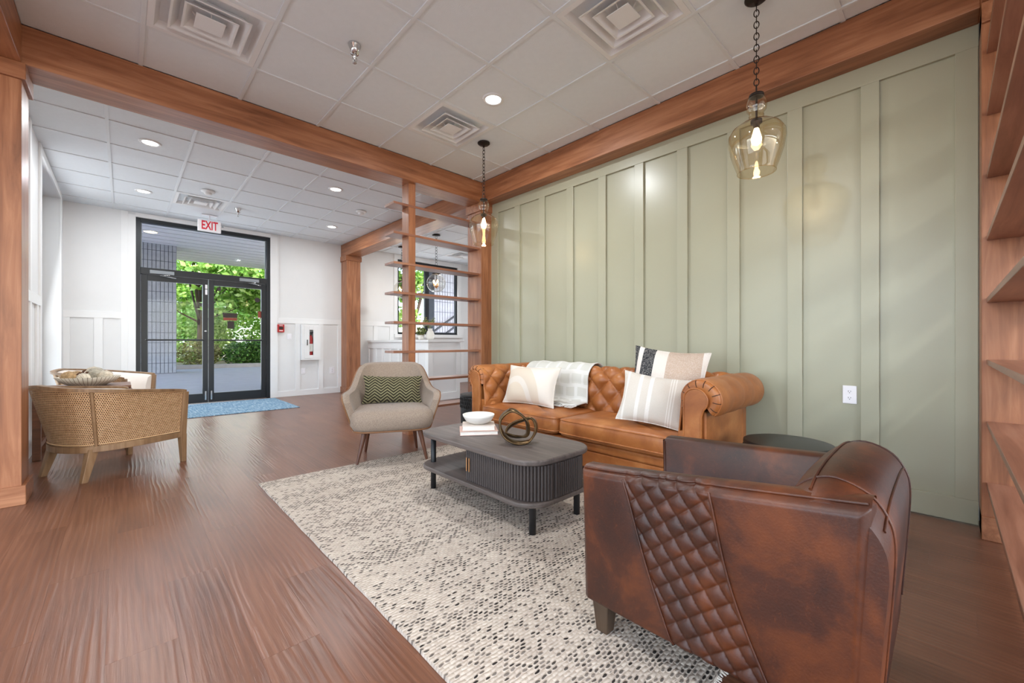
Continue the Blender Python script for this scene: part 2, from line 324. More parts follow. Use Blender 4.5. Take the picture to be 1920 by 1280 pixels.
t = NT('bowl_stripe'); tc = t.n('TexCoord'); gr = t.n('TexGradient', gradient_type='RADIAL'); t.link(tc.outputs['Object'], gr.inputs[0]); fr = t.math('FRACT', t.math('MULTIPLY', gr.outputs[1], 44)); t.base(t.mix(t.math('LESS_THAN', fr, .16), lin('#d8cdbc'), lin('#8d7c66'))); t.set(Roughness=.8)

# ------------------------------------------------------------------ dimensions (metres; camera stands at x=0, y=0)
CEIL = 3.0325; BB = 2.785; XB = 3.28; XW = 3.445; YH0, YH1 = 4.02, 4.29; YD = 8.62; XL = -.615; XR = 7.2

# ------------------------------------------------------------------ floor with planks
fl = struct(box('floor', (-4.6, -4.6, -.12), (XR, YD+.12, -.004), 'plank'), 'reddish brown wood-look plank floor')
pw, pl = .183, 1.22
pm = MB().box((-pw/2+.0002, -pl/2+.0002, -.004), (pw/2-.0002, pl/2-.0002, 0)).mesh('plank', 'plank', False)
pms = {}
for i in range(-5, 24):
    off = ((i*0.37) % 1)*pl
    for j in range(-2, 9):
        cx = i*pw+.05; cy = j*pl+off
        if cx > 3.3 and cy < 3.9: continue
        d = cx*.687+cy*.7266; r = cx*.7266-cy*.687
        if d < .3 or abs(r) > d*1.36+.9: continue
        y0, y1 = max(cy-pl/2, -4), min(cy+pl/2, YD)
        if y1-y0 < .05 or cx < -1.2: continue
        me = pm
        if y1-y0 < pl-.01:
            me = MB().box((-pw/2+.0002, y0-cy+.0002, -.004), (pw/2-.0002, y1-cy-.0002, 0)).mesh('plank', 'plank', False)
        link('plank', me, fl, loc=(cx, cy, 0))

# ------------------------------------------------------------------ ceiling: tiles in a suspended grid
ce = struct(box('ceiling', (-4.6, -4.6, CEIL+.03), (XR, YD+.12, CEIL+.12), 'tile_white'), 'white suspended tile ceiling')
TS = .61
full = MB().box((-TS/2+.012, -TS/2+.012, 0), (TS/2-.012, TS/2-.012, .02)).mesh('ceiling_tile', 'tile_white', False)
def tiles(x0, y0, x1, y1, ox, oy, skip):
    i0 = math.floor((x0-ox)/TS); i1 = math.ceil((x1-ox)/TS); j0 = math.floor((y0-oy)/TS); j1 = math.ceil((y1-oy)/TS)
    for i in range(i0, i1):
        for j in range(j0, j1):
            a, b = ox+i*TS, oy+j*TS; cx, cy = a+TS/2, b+TS/2
            if any(abs(cx-p) < .1 and abs(cy-q) < .1 for p, q in skip): continue
            lo = (max(a+.012, x0), max(b+.012, y0)); hi = (min(a+TS-.012, x1), min(b+TS-.012, y1))
            if hi[0]-lo[0] < .02 or hi[1]-lo[1] < .02: continue
            if hi[0]-lo[0] > TS-.03 and hi[1]-lo[1] > TS-.03: link('ceiling_tile', full, ce, loc=(cx, cy, CEIL+.004))
            else: MB().box((lo[0]-cx, lo[1]-cy, 0), (hi[0]-cx, hi[1]-cy, .02)).obj('ceiling_tile', 'tile_white', ce, loc=(cx, cy, CEIL+.004))
    for i in range(i0, i1+1):
        x = ox+i*TS
        if x0+.01 < x < x1-.01: box('grid_bar', (x-.012, y0, CEIL-.004), (x+.012, y1, CEIL+.012), 'grid_white', ce)
    for j in range(j0, j1+1):
        y = oy+j*TS
        if y0+.01 < y < y1-.01: box('grid_bar', (x0, y-.012, CEIL-.0035), (x1, y+.012, CEIL+.012), 'grid_white', ce)
VENTS = [(.399, 3.193), (2.229, 1.363), (2.229, 3.193), (.812, 7.348), (5.692, 7.70)]
tiles(-.464, -.12, XB, YH0, 1.924, 2.278, VENTS)
tiles(XL, YH1, XB, YD, 1.117, 5.213, VENTS)
tiles(XB+.285, YH1, XR, YD, 1.117, 5.565-.305+.305-.0, VENTS) if False else tiles(XB+.285, YH1, XR, YD, 1.117, 7.70-.305-4*TS, VENTS)

# ------------------------------------------------------------------ walls
wr = struct(box('wall_right', (XW+.022, -.12, 0), (XW+.12, YH0+.02, CEIL), 'green_panel'), 'sage green board and batten accent wall')
box('top_rail', (XW, -.119, 2.665), (XW+.022, YH0+.01, BB+.03), 'green_paint', wr, .002)
box('baseboard', (XW, -.119, .008), (XW+.022, YH0+.01, .14), 'green_paint', wr, .002)
for k in range(-1, 10):
    y0 = .293+.4025*(k-0); lo, hi = y0, y0+.09
    if k == -1: lo, hi = -.118, -.03
    if k == 9: lo, hi = 3.90, YH0+.01
    box('batten', (XW, lo, .14), (XW+.0218, hi, 2.665), 'green_paint', wr, .002)
# front wall with the entrance
DX0, DX1 = .144, 1.99; DZ = 2.965
wf = struct(box('wall_front', (XL-.3, YD, 0), (DX0, YD+.12, CEIL+.1), 'white_paint'), 'white front wall with entrance and wainscot')
for lo, hi in (((DX0, YD, DZ), (DX1, YD+.12, CEIL+.1)), ((DX1, YD, 0), (4.55, YD+.12, CEIL+.1)), ((4.55, YD, 0), (6.23, YD+.12, 1.217)), ((4.55, YD, 2.93), (6.23, YD+.12, CEIL+.1)), ((6.23, YD, 0), (XR, YD+.12, CEIL+.1))):
    box('wall_section', lo, hi, 'white_paint', wf)
TH = .018
def board(x0, z0, x1, z1, nm='batten', th=TH): return box(nm, (x0, YD-th, z0), (x1, YD, z1), 'white_trim', wf, .002)
board(XL, 1.388, .06, 1.486, 'wainscot_rail'); board(2.105, 1.388, 4.46, 1.486, 'wainscot_rail'); board(6.33, 1.388, XR, 1.486, 'wainscot_rail')
board(XL, 0, .06, .105, 'baseboard'); board(2.105, 0, 6.9, .105, 'baseboard')
for a, b in ((XL, -.548), (-.307, -.213), (-.02, .06), (2.412, 2.497), (2.835, 2.925), (3.215, 3.30), (3.62, 3.70), (3.98, 4.07), (4.36, 4.46), (6.33, 6.42), (6.75, 6.84)): board(a, .105, b, 1.388)
board(.06, 0, DX0+.004, DZ+.03, 'door_casing', .026); board(DX1-.004, 0, 2.105, DZ+.03, 'door_casing', .026); board(DX0, DZ, DX1, CEIL, 'door_casing', .024)
board(-.02, 1.486, .06, CEIL); board(2.105, 1.486, 2.125, CEIL)
# left wall with a tall window
WY0, WY1 = 6.36, 8.16
wl = struct(box('wall_left', (XL-.30, YH1-.01, 0), (XL, WY0, CEIL+.1), 'white_paint'), 'white left wall beside the entrance with tall window')
box('wall_section', (XL-.30, WY1, 0), (XL, YD, CEIL+.1), 'white_paint', wl); box('wall_section', (XL-.30, WY0, 2.95), (XL, WY1, CEIL+.1), 'white_paint', wl); box('wall_section', (XL-.30, WY0, 0), (XL, WY1, .12), 'white_paint', wl)
def lboard(y0, z0, y1, z1, nm='batten'): return box(nm, (XL, y0, z0), (XL+TH, y1, z1), 'white_trim', wl, .002)
lboard(YH1+.02, 1.388, WY0-.1, 1.486, 'wainscot_rail'); lboard(YH1+.02, 0, WY0-.1, .105, 'baseboard'); lboard(WY0-.10, 0, WY0, CEIL, 'window_casing'); lboard(WY1, 0, WY1+.10, CEIL, 'window_casing'); lboard(WY0, 2.95, WY1, CEIL, 'window_casing')
for y in (4.36, 4.78, 5.20, 5.62, 6.04): lboard(y, .105, y+.085, 1.388)
lboard(5.62, 1.486, 5.705, CEIL)
w3 = struct(MB().box((XL-.20, WY0, .12), (XL-.15, WY0+.06, 2.95)).obj('window_3', 'door_frame'), 'dark framed tall side window')
for lo, hi in (((WY1-.06, .12), (WY1, 2.95)), ((WY0+.06, .12), (WY1-.06, .18)), ((WY0+.06, 2.89), (WY1-.06, 2.95)), ((WY0+.06, .98), (WY1-.06, 1.03))): box('window_frame', (XL-.20, lo[0], lo[1]), (XL-.15, hi[0], hi[1]), 'door_frame', w3)
box('pane', (XL-.178, WY0+.06, .18), (XL-.172, WY1-.06, .98), 'window_glass', w3); box('pane', (XL-.178, WY0+.06, 1.03), (XL-.172, WY1-.06, 2.89), 'window_glass', w3)
# unseen remainder of the shell
struct(box('wall_partition', (-4.6, YH1-.01, 0), (XL-.30, YH1+.11, CEIL+.1), 'white_paint'), 'white partition wall behind the timber column')
struct(box('wall_reception', (XW+.12, YH1+.02-.3, 0), (XR, YH1-.06, CEIL+.1), 'white_paint'), 'white side wall of the reception')
struct(box('wall_end', (XR, YH1-.3, 0), (XR+.12, YD+.12, CEIL+.1), 'white_paint'), 'white end wall of the reception')
wb = struct(box('wall_back', (-4.6, -4.6, 0), (XR, -4.5, .5), 'white_paint'), 'white rear wall with windows')
for lo, hi in (((-4.6, -4.6, 2.75), (XR, -4.5, CEIL+.1)), ((-4.6, -4.6, .5), (-2.2, -4.5, 2.75)), ((3.8, -4.6, .5), (XR, -4.5, 2.75))): box('wall_section', lo, hi, 'white_paint', wb)
ws = struct(box('wall_side', (-4.6, -4.5, 0), (-4.5, YH1, .45), 'white_paint'), 'white side wall with a window band')
for lo, hi in (((-4.6, -4.5, 2.75), (-4.5, YH1, CEIL+.1)), ((-4.6, -4.5, .45), (-4.5, -2.8, 2.75)), ((-4.6, 3.6, .45), (-4.5, YH1, 2.75))): box('wall_section', lo, hi, 'white_paint', ws)
struct(box('wall_near_right', (XW+.12, -4.5, 0), (XW+.24, -.12, CEIL+.1), 'white_paint'), 'white wall behind the near shelves')
struct(box('roof', (-5, -5, CEIL+.14), (XR+.3, YD+.5, CEIL+.5), 'soffit'), 'flat roof slab')

# ------------------------------------------------------------------ timber beams and columns
def beam(lo, hi, mat, label): 
    o = box('timber_beam', lo, hi, mat, bevel=.004); tag(o, label, 'beam', 'stained timber frame'); return o
beam((-.76, YH0, BB), (XB+.30, YH1, CEIL), 'stained_wood_x', 'stained header beam across the room above the open divider shelves')
beam((XB, -.12, BB), (XB+.165, YH0, CEIL), 'stained_wood_y', 'stained beam along the top of the green wall')
beam((XB, YH1, BB), (XB+.285, YD, CEIL), 'stained_wood_y', 'stained beam running back to the white front wall above the reception opening')
beam((-.76, -4.4, BB), (-.464, YH0, CEIL), 'stained_wood_y', 'stained beam at the upper left corner running towards the viewer')
beam((-.464, -.40, BB), (XB+.165, -.12, CEIL), 'stained_wood_x', 'stained beam above the near right shelves')
def column(lo, hi, label, sides='all', cap=True):
    r = empty('timber_column', ((lo[0]+hi[0])/2, (lo[1]+hi[1])/2, 0)); tag(r, label, 'column', 'stained timber frame')
    cx, cy = r.location[:2]
    def b(nm, x0, y0, z0, x1, y1, z1): box(nm, (x0-cx, y0-cy, z0), (x1-cx, y1-cy, z1), 'stained_wood_z' if nm == 'shaft' else 'stained_wood_x', r, .003)
    b('shaft', lo[0], lo[1], 0, hi[0], hi[1], BB)
    p = .02; x1 = hi[0]+(p if 'r' in sides else 0); x0 = lo[0]-(p if 'l' in sides else 0); y0 = lo[1]-(p if 'f' in sides else 0); y1 = hi[1]+(p if 'b' in sides else 0)
    b('base_trim', x0, y0, 0, x1, y1, .12)
    b('cap_trim', x0, y0, BB-.105, x1, y1, BB-.001)
    return r
column((-.76, YH0, 0), (-.464, YH1, 0), 'thick stained column at the left edge of the picture', 'lrfb')
column((XB, 4.03, 0), (XB+.30, 4.31, 0), 'stained column between the green wall and the divider shelves', 'lfb')
column((XB, 8.32, 0), (XB+.285, 8.60, 0), 'stained column against the white front wall beside the reception opening', 'lrf')
column((XB-.02, -.40, 0), (XW+.02, -.122, 0), 'stained column at the right edge beside the end of the green wall', 'l')

# divider shelves
SZ = [.283, .60, .92, 1.24, 1.563, 1.885, 2.21, 2.53]
dv = tag(empty('divider_shelves', (2.33, 4.155, 0)), 'open stained shelves on one post between column and beam, behind the taupe armchair', 'shelving', 'open shelf dividers')
box('post', (-.04, -.075, 0), (.045, .07, BB), 'stained_wood_z', dv, .002)
for z in SZ: box('shelf', (-.22, -.08, z-.013), (XB-2.33, .13, z+.013), 'shelf_wood', dv, .002)
dn = tag(empty('divider_shelves', (2.4, -.26, 0)), 'open stained shelves cut by the right edge of the picture', 'shelving', 'open shelf dividers')
for z in SZ: box('shelf', (-.95, -.10, z-.013), (XB-.02-2.4, .12, z+.013), 'shelf_wood', dn, .002)
box('post', (-.95, -.075, 0), (-.865, .07, BB), 'stained_wood_z', dn, .002)

# ------------------------------------------------------------------ entrance doors
def framebox(parent, nm, x0, z0, x1, z1, y0=YD+.03, y1=YD+.085, mat='door_frame', bv=.003): return box(nm, (x0, y0, z0), (x1, y1, z1), mat, parent, bv)
fr = struct(MB().box((DX0, YD+.01, 0), (DX0+.06, YD+.12, DZ)).obj('trim_1', 'door_frame', bevel=.003), 'dark aluminium entrance frame')
framebox(fr, 'jamb', DX1-.06, 0, DX1, DZ, YD+.01, YD+.12); framebox(fr, 'head', DX0+.06, DZ-.06, DX1-.06, DZ, YD+.01, YD+.12); framebox(fr, 'transom_bar', DX0+.06, 2.10, DX1-.06, 2.20, YD+.01, YD+.12)
box('threshold', (DX0+.06, YD, 0), (DX1-.06, YD+.12, .012), 'chrome', fr)
w1 = struct(box('window_1', (DX0+.06, YD+.06, 2.20), (DX1-.06, YD+.068, DZ-.06), 'window_glass'), 'transom pane over the entrance doors')
for a, b, c, d in ((DX0+.06, 2.20, DX0+.075, DZ-.06), (DX1-.075, 2.20, DX1-.06, DZ-.06)): framebox(w1, 'glazing_bead', a, b, c, d, YD+.05, YD+.08, 'gasket')
def door(name, x0, x1, hinge, label):
    d = struct(framebox(None, name, x0, .012, x0+.075, 2.095), label)
    framebox(d, 'stile', x1-.075, .012, x1, 2.095); framebox(d, 'top_rail', x0+.075, 2.0, x1-.075, 2.095); framebox(d, 'bottom_rail', x0+.075, .012, x1-.075, .16)
    box('glass', (x0+.075, YD+.054, .16), (x1-.075, YD+.060, 2.0), 'window_glass', d)
    MB().tube([(x0+.05, YD+.0, 1.065), (x1-.05, YD+.0, 1.065)], .013).obj('push_bar', 'black_metal', d, True)
    for x in (x0+.06, x1-.06): MB().tube([(x, YD+.0, 1.065), (x, YD+.035, 1.065)], .012).obj('bar_bracket', 'chrome', d, True)
    hx = x0+.10 if hinge < 0 else x1-.42
    cl = box('closer', (hx, YD-.025, 2.11), (hx+.30, YD+.03, 2.165), 'gasket', d, .006)
    MB().tube([(hx+.24, YD-.03, 2.10), (hx+.12, YD-.09, 2.08), (hx+.32, YD-.02, 2.06)], .009, 6).obj('closer_arm', 'chrome', cl, True)
    return d
MID = 1.062
d1 = door('door_1', DX0+.065, MID-.004, -1, 'left glass entrance door'); d2 = door('door_2', MID+.004, DX1-.065, 1, 'right glass entrance door')
def decal(parent, nm, x, z, w, h, mat, rnd=False):
    if rnd:
        return MB().prism([(x+w/2*cos(2*pi*i/20), -(z+h/2*sin(2*pi*i/20))) for i in range(20)], 0, .002, Matrix.Translation((0, YD+.053, 0)) @ Matrix.Rotation(-pi/2, 4, 'X') ).obj(nm, mat, parent)
    return box(nm, (x-w/2, YD+.051, z-h/2), (x+w/2, YD+.0535, z+h/2), mat, parent)
decal(d1, 'sticker', .935, 1.37, .045, .10, 'sticker_dark')
decal(d2, 'sticker', 1.215, 1.95, .05, .06, 'sticker_dark'); st_ = decal(d2, 'sticker', 1.375, 1.50, .21, .08, 'sticker_dark'); decal(d2, 'sticker', 1.375, 1.435, .20, .045, 'sticker_red'); decal(d2, 'sticker', 1.385, 1.335, .10, .13, 'sticker_dark')
decal(d2, 'sticker', 1.79, 1.80, .085, .085, 'sticker_dark', True); decal(d2, 'sticker', 1.825, 1.535, .05, .12, 'sticker_red')
for z, h in ((1.88, .09), (1.97, .07)): box('latch_plate', (MID-.045, YD+.02, z-h/2), (MID-.015, YD+.031, z+h/2), 'plastic_white', d1, .003)
MB().lathe([(0.001, 0), (.018, 0), (.018, .012), (.001, .012)], 14).obj('lock_cylinder', 'chrome', d1, True, loc=(MID-.038, YD+.03, 1.215), rot=(pi/2, 0, 0))
for d_, x in ((d1, MID-.04), (d2, MID+.04)): box('flush_bolt', (x-.012, YD+.01, .05), (x+.012, YD+.031, .20), 'chrome', d_, .003)
# reception window
w2 = struct(MB().box((4.55, YD+.02, 1.217), (4.60, YD+.09, 2.93)).obj('window_2', 'door_frame', bevel=.002), 'dark framed reception window')
for a, b, c, d in ((6.18, 1.217, 6.23, 2.93), (4.60, 1.217, 6.18, 1.267), (4.60, 2.86, 6.18, 2.93), (5.29, 1.267, 5.40, 2.86)): framebox(w2, 'window_frame', a, b, c, d, YD+.02, YD+.09)
for a, c in ((4.60, 5.29), (5.40, 6.18)): box('pane', (a, YD+.05, 1.267), (c, YD+.056, 2.86), 'window_glass', w2)
for a, b, c, d in ((4.46, 1.05, 4.55, CEIL), (6.23, 1.05, 6.33, CEIL), (4.55, 1.05, 6.23, 1.14), (4.55, 2.93, 6.23, CEIL)): box('window_casing', (a, YD-.024, b), (c, YD, d), 'white_trim', w2, .002)
box('window_sill', (4.46, YD-.07, 1.14), (6.33, YD+.02, 1.217), 'white_trim', w2, .003)

# ------------------------------------------------------------------ wall fittings
def plate(label, cx, cz, w, h, cat, wall='front', socket=False, mat='plastic_white'):
    o = empty('wall_plate', (cx, YD-.001, cz)) if wall == 'front' else empty('wall_plate', (XW+.021, cx, cz), -pi/2)
    tag(o, label, cat); box('plate', (-w/2, -.007, -h/2), (w/2, 0, h/2), mat, o, .003)
    if socket:
        for dz in (.021, -.021):
            f = MB().prism(rrect(-.017, -.0145, .017, .0145, .01, 4), 0, .003, Matrix.Translation((0, -.007, dz)) @ Matrix.Rotation(pi/2, 4, 'X')).obj('receptacle', mat, o)
            for dx, hh in ((-.006, .009), (.006, .007)): box('slot', (dx-.0012, -.0115, dz+.002-hh/2), (dx+.0012, -.0098, dz+.002+hh/2), 'socket_dark', f)
            MB().lathe([(.0001, 0), (.0026, 0), (.0026, .0015), (.0001, .0015)], 8).obj('ground_hole', 'socket_dark', f, loc=(0, -.0098, dz-.008), rot=(pi/2, 0, 0))
    else: box('rocker', (-w*.18, -.011, -h*.28), (w*.18, -.006, h*.28), mat, o, .002)
    return o
plate('white duplex outlet on the green wall to the right of the sofa', .44, .68, .073, .118, 'outlet', 'green', True)
plate('white light switch beside the red fire alarm pull', 2.31, 1.135, .08, .11, 'switch'); plate('white outlet low on the wall right of the extinguisher cabinet', 3.10, .458, .10, .13, 'outlet', socket=True); plate('white blank plate below the extinguisher cabinet', 2.55, .47, .08, .12, 'outlet')
fa = tag(empty('fire_alarm_pull', (2.155, YD, 1.29)), 'small red fire alarm pull station right of the entrance', 'fire alarm')
box('housing', (-.058, -.05, -.074), (.058, 0, .074), 'red_box', fa, .006); box('pull_handle', (-.035, -.058, -.02), (.035, -.049, .03), 'sticker_dark', fa, .003); text_mesh('lettering', 'FIRE', 'plastic_white', fa, .034, (0, -.051, .052), (pi/2, 0, 0)); box('lower_label', (-.03, -.0515, -.05), (.03, -.05, -.035), 'plastic_white', fa)
ec = tag(empty('extinguisher_cabinet', (2.672, YD, 1.03)), 'white wall cabinet with a narrow window showing a red extinguisher', 'cabinet')
MB().box((-.17, -.10, -.345), (-.155, 0, .345)).box((.155, -.10, -.345), (.17, 0, .345)).box((-.155, -.10, .33), (.155, 0, .345)).box((-.155, -.10, -.345), (.155, 0, -.33)).box((-.155, -.02, -.33), (.155, -.005, .33)).obj('cabinet_body', 'white_trim', ec, bevel=.003)
dr = MB().box((-.13, -.115, -.31), (-.035, -.10, .31)).box((.035, -.115, -.31), (.13, -.10, .31)).box((-.035, -.115, .24), (.035, -.10, .31)).box((-.035, -.115, -.31), (.035, -.10, -.25)).box((-.17, -.108, -.345), (-.13, -.10, .345)).box((.13, -.108, -.345), (.17, -.10, .345)).box((-.13, -.108, .31), (.13, -.10, .345)).box((-.13, -.108, -.345), (.13, -.10, -.31)).obj('cabinet_door', 'white_trim', ec, bevel=.002)
box('pane', (-.035, -.110, -.25), (.035, -.106, .24), 'window_glass', dr); box('handle', (-.085, -.13, -.06), (-.07, -.115, .05), 'socket_dark', dr, .003)
fe = tag(empty('fire_extinguisher', (2.672, YD-.062, .70)), 'red fire extinguisher inside the white wall cabinet', 'extinguisher')
MB().lathe([(.001, 0), (.036, 0), (.038, .02), (.038, .40), (.025, .45), (.012, .47), (.001, .47)], 16).obj('cylinder', 'red_box', fe, True); box('label_band', (-.03, -.0395, .15), (.03, -.037, .30), 'paper', fe); MB().box((-.02, -.02, .47), (.02, .02, .51)).box((-.015, -.03, .51), (.045, .0, .53)).obj('valve', 'socket_dark', fe)
# exit sign hung from the ceiling
ex = tag(empty('exit_sign', (.995, 8.0, 2.855)), 'white exit sign with red letters hanging above the entrance doors', 'sign')
box('housing', (-.15, -.02, -.088), (.15, .02, .088), 'plastic_white', ex, .005); box('face', (-.142, -.0225, -.08), (.142, -.02, .08), 'exit_face', ex); text_mesh('lettering', 'EXIT', 'exit_red', ex, .185, (0, -.0235, -.0), (pi/2, 0, 0), .56, .001, .004)
MB().tube([(0, 0, .088), (0, 0, CEIL-2.855)], .008).obj('stem', 'plastic_white', ex, True); box('canopy', (-.10, -.03, CEIL-2.855-.015), (.10, .03, CEIL-2.855), 'plastic_white', ex, .003); MB().sphere((.17, -.01, .02), .014).obj('test_lamp', 'gasket', ex, True)

# ------------------------------------------------------------------ ceiling fixtures
def vent(x, y, label):
    r = tag(empty('ceiling_vent', (x, y, CEIL)), label, 'vent', 'ceiling diffusers'); h = TS/2-.013
    def ring(a, za, b, zb): return [[(sx*a, sy*a, za) for sx, sy in ((-1, -1), (1, -1), (1, 1), (-1, 1))], [(sx*b, sy*b, zb) for sx, sy in ((-1, -1), (1, -1), (1, 1), (-1, 1))]]
    MB().loft(ring(h, -.002, h-.035, -.004)+ring(h-.035, -.004, h-.075, .055), cu=True).obj('frame', 'vent_white', r, thick=.003)
    for a in (.195, .135): MB().loft(ring(a, -.018, a-.012, -.016)+ring(a-.012, -.016, a-.06, .045), cu=True).obj('louver', 'vent_white', r, thick=.003)
    MB().box((-.075, -.075, -.02), (.075, .075, -.014)).obj('center_plate', 'vent_white', r, bevel=.003)
    MB().lathe([(.001, .06), (.16, .06), (.16, .1)], 24).obj('duct', 'dark_duct', r); MB().box((-h, -h, .058), (h, h, .0595)).obj('backing', 'vent_white', r)
    for dx, dy in ((.05, 0), (-.05, 0), (0, .05), (0, -.05)): MB().tube([(dx, dy, -.015), (dx*2.2, dy*2.2, .05)], .004, 5).obj('strut', 'vent_white', r)
for (x, y), l in zip(VENTS, ('square diffuser at the upper left near the header beam', 'square diffuser at the top of the picture left of the near pendant', 'square diffuser between downlight and far glass pendant', 'square diffuser just inside the entrance above the exit sign', 'square diffuser over the reception')): vent(x, y, 'white '+l)
LIGHTS = [((.202, 5.518), 'round downlight behind the left part of the header beam', 18), ((.202, 7.348), 'round downlight in the ceiling left of the diffuser by the entrance', 15), ((2.032, 5.518), 'round downlight behind the middle of the header beam', 18), ((2.642, 7.348), 'round downlight near the far timber beam by the front wall', 15), ((2.229, 2.583), 'single round downlight over the sofa group', 30), ((4.908, 7.0), 'round downlight over the reception counter', 26),
          ((-.1, 1.25), 'downlight above the viewer', 40), ((-.1, -1.8), 'downlight behind the viewer', 40), ((2.0, -2.2), 'downlight behind the viewer on the right', 40), ((-2.6, 1.2), 'downlight in the side bay', 40), ((-2.6, -1.8), 'downlight in the rear side bay', 40), ((6.2, 5.4), 'downlight at the back of the reception', 26)]
for (x, y), l, p in LIGHTS:
    r = tag(empty('recessed_downlight', (x, y, CEIL)), 'white '+l, 'downlight', 'recessed ceiling lights')
    MB().lathe([(.062, .002), (.066, -.006), (.088, -.005), (.09, .004)], 28).obj('trim_ring', 'vent_white', r, True); MB().lathe([(.001, -.003), (.05, -.003), (.063, .001)], 28).obj('lens', 'lamp_lens', r, True)
    d = bpy.data.lights.new('downlight_lamp', 'AREA'); d.shape = 'DISK'; d.size = .12; d.energy = p; d.color = (.93, .97, 1)
    o = bpy.data.objects.new('downlight_lamp', d); COL.objects.link(o); o.parent = r; o.location = (0, 0, -.012)
for x, y, l in ((1.141, 2.757, 'chrome sprinkler head in the near ceiling'), (1.257, 7.319, 'chrome sprinkler head by the exit sign'), (5.35, 6.6, 'chrome sprinkler head over the reception')):
    r = tag(empty('sprinkler_head', (x, y, CEIL)), l, 'sprinkler', 'fire sprinklers')
    MB().lathe([(.042, 0), (.04, -.008), (.03, -.03), (.026, -.06), (.001, -.06)], 18).obj('escutcheon', 'chrome', r, True); MB().lathe([(.012, -.06), (.012, -.085), (.005, -.09), (.005, -.115), (.014, -.117), (.014, -.121), (.001, -.121)], 12).obj('nozzle', 'chrome', r, True)
    MB().tube([(-.012, 0, -.08), (-.016, 0, -.1), (0, 0, -.115)], .002, 5).tube([(.012, 0, -.08), (.016, 0, -.1), (0, 0, -.115)], .002, 5).obj('yoke', 'chrome', r, True)
for x, y, l in ((.823, 6.742, 'round white smoke detector beside the entrance diffuser'), (2.654, 6.171, 'round white smoke detector near the far timber beam')):
    r = tag(empty('smoke_detector', (x, y, CEIL)), l, 'smoke detector', 'smoke detectors'); MB().lathe([(.075, 0), (.078, -.012), (.06, -.025), (.001, -.027)], 22).obj('base', 'vent_white', r, True); MB().lathe([(.045, -.026), (.042, -.045), (.02, -.052), (.001, -.052)], 18).obj('sensor', 'vent_white', r, True)

# ------------------------------------------------------------------ pendants
def lnk(R, r): return MB().tube([(R*.62*cos(a), 0, R*sin(a)) for a in [2*pi*i/14 for i in range(14)]], r, 6, True).mesh('chain_link', 'dark_bronze', True)
LINK = lnk(.021, .0028); LINKBIG = lnk(.034, .0032)
def pendant(x, y, label, tilt=0):
    r = tag(empty('glass_pendant', (x, y, CEIL)), label, 'pendant lamp', 'bell shaped glass pendants')
    MB().lathe([(.001, 0), (.062, 0), (.062, -.008), (.05, -.018), (.012, -.024), (.008, -.045), (.001, -.045)], 24).obj('canopy', 'dark_bronze', r, True)
    zt = 2.458-CEIL; z = -.06; k = 0
    while z > zt+.05:
        link('chain_link', LINK, r, loc=(0, 0, z), rot=(0, 0, (k % 2)*pi/2+.3)); z -= .0335; k += 1
    link('chain_link', LINKBIG, r, loc=(0, 0, zt+.03), rot=(0, 0, .2))
    gl = MB().lathe([(.032, .0), (.046, -.02), (.055, -.055), (.05, -.085), (.036, -.105), (.04, -.118), (.036, -.13), (.05, -.15), (.09, -.165), (.125, -.19), (.146, -.225), (.148, -.26), (.138, -.32), (.12, -.38), (.102, -.43), (.098, -.445)], 36).obj('glass_shade', 'pendant_glass', r, True, loc=(0, 0, zt))
    MB().tube([(.0985*cos(a), .0985*sin(a), -.445) for a in [2*pi*i/32 for i in range(32)]], .003, 6, True).obj('rim', 'pendant_glass', gl, True)
    MB().lathe([(.001, .012), (.038, .008), (.04, -.004), (.03, -.008), (.001, -.008)], 20).obj('cap', 'dark_bronze', r, True, loc=(0, 0, zt)); MB().tube([(0, 0, zt), (0, 0, zt-.14)], .006).obj('rod', 'dark_bronze', r, True)
    MB().lathe([(.001, 0), (.03, 0), (.03, -.02), (.016, -.024), (.016, -.05), (.001, -.05)], 16).obj('socket', 'dark_bronze', r, True, loc=(0, 0, zt-.14))
    MB().lathe([(.012, 0), (.02, -.03), (.028, -.06), (.024, -.085), (.002, -.10)], 16).obj('bulb', 'bulb_glow', r, True, loc=(0, 0, zt-.19))
    d = bpy.data.lights.new('pendant_lamp', 'POINT'); d.energy = 2.5; d.color = (1, .8, .55); d.shadow_soft_size = .03
    o = bpy.data.objects.new('pendant_lamp', d); COL.objects.link(o); o.parent = r; o.location = (0, 0, zt-.34)
pendant(2.645, 3.211, 'amber glass pendant on a chain near the corner of the beams')
pendant(2.685, .765, 'amber glass pendant hanging in front of the green wall at the upper right')
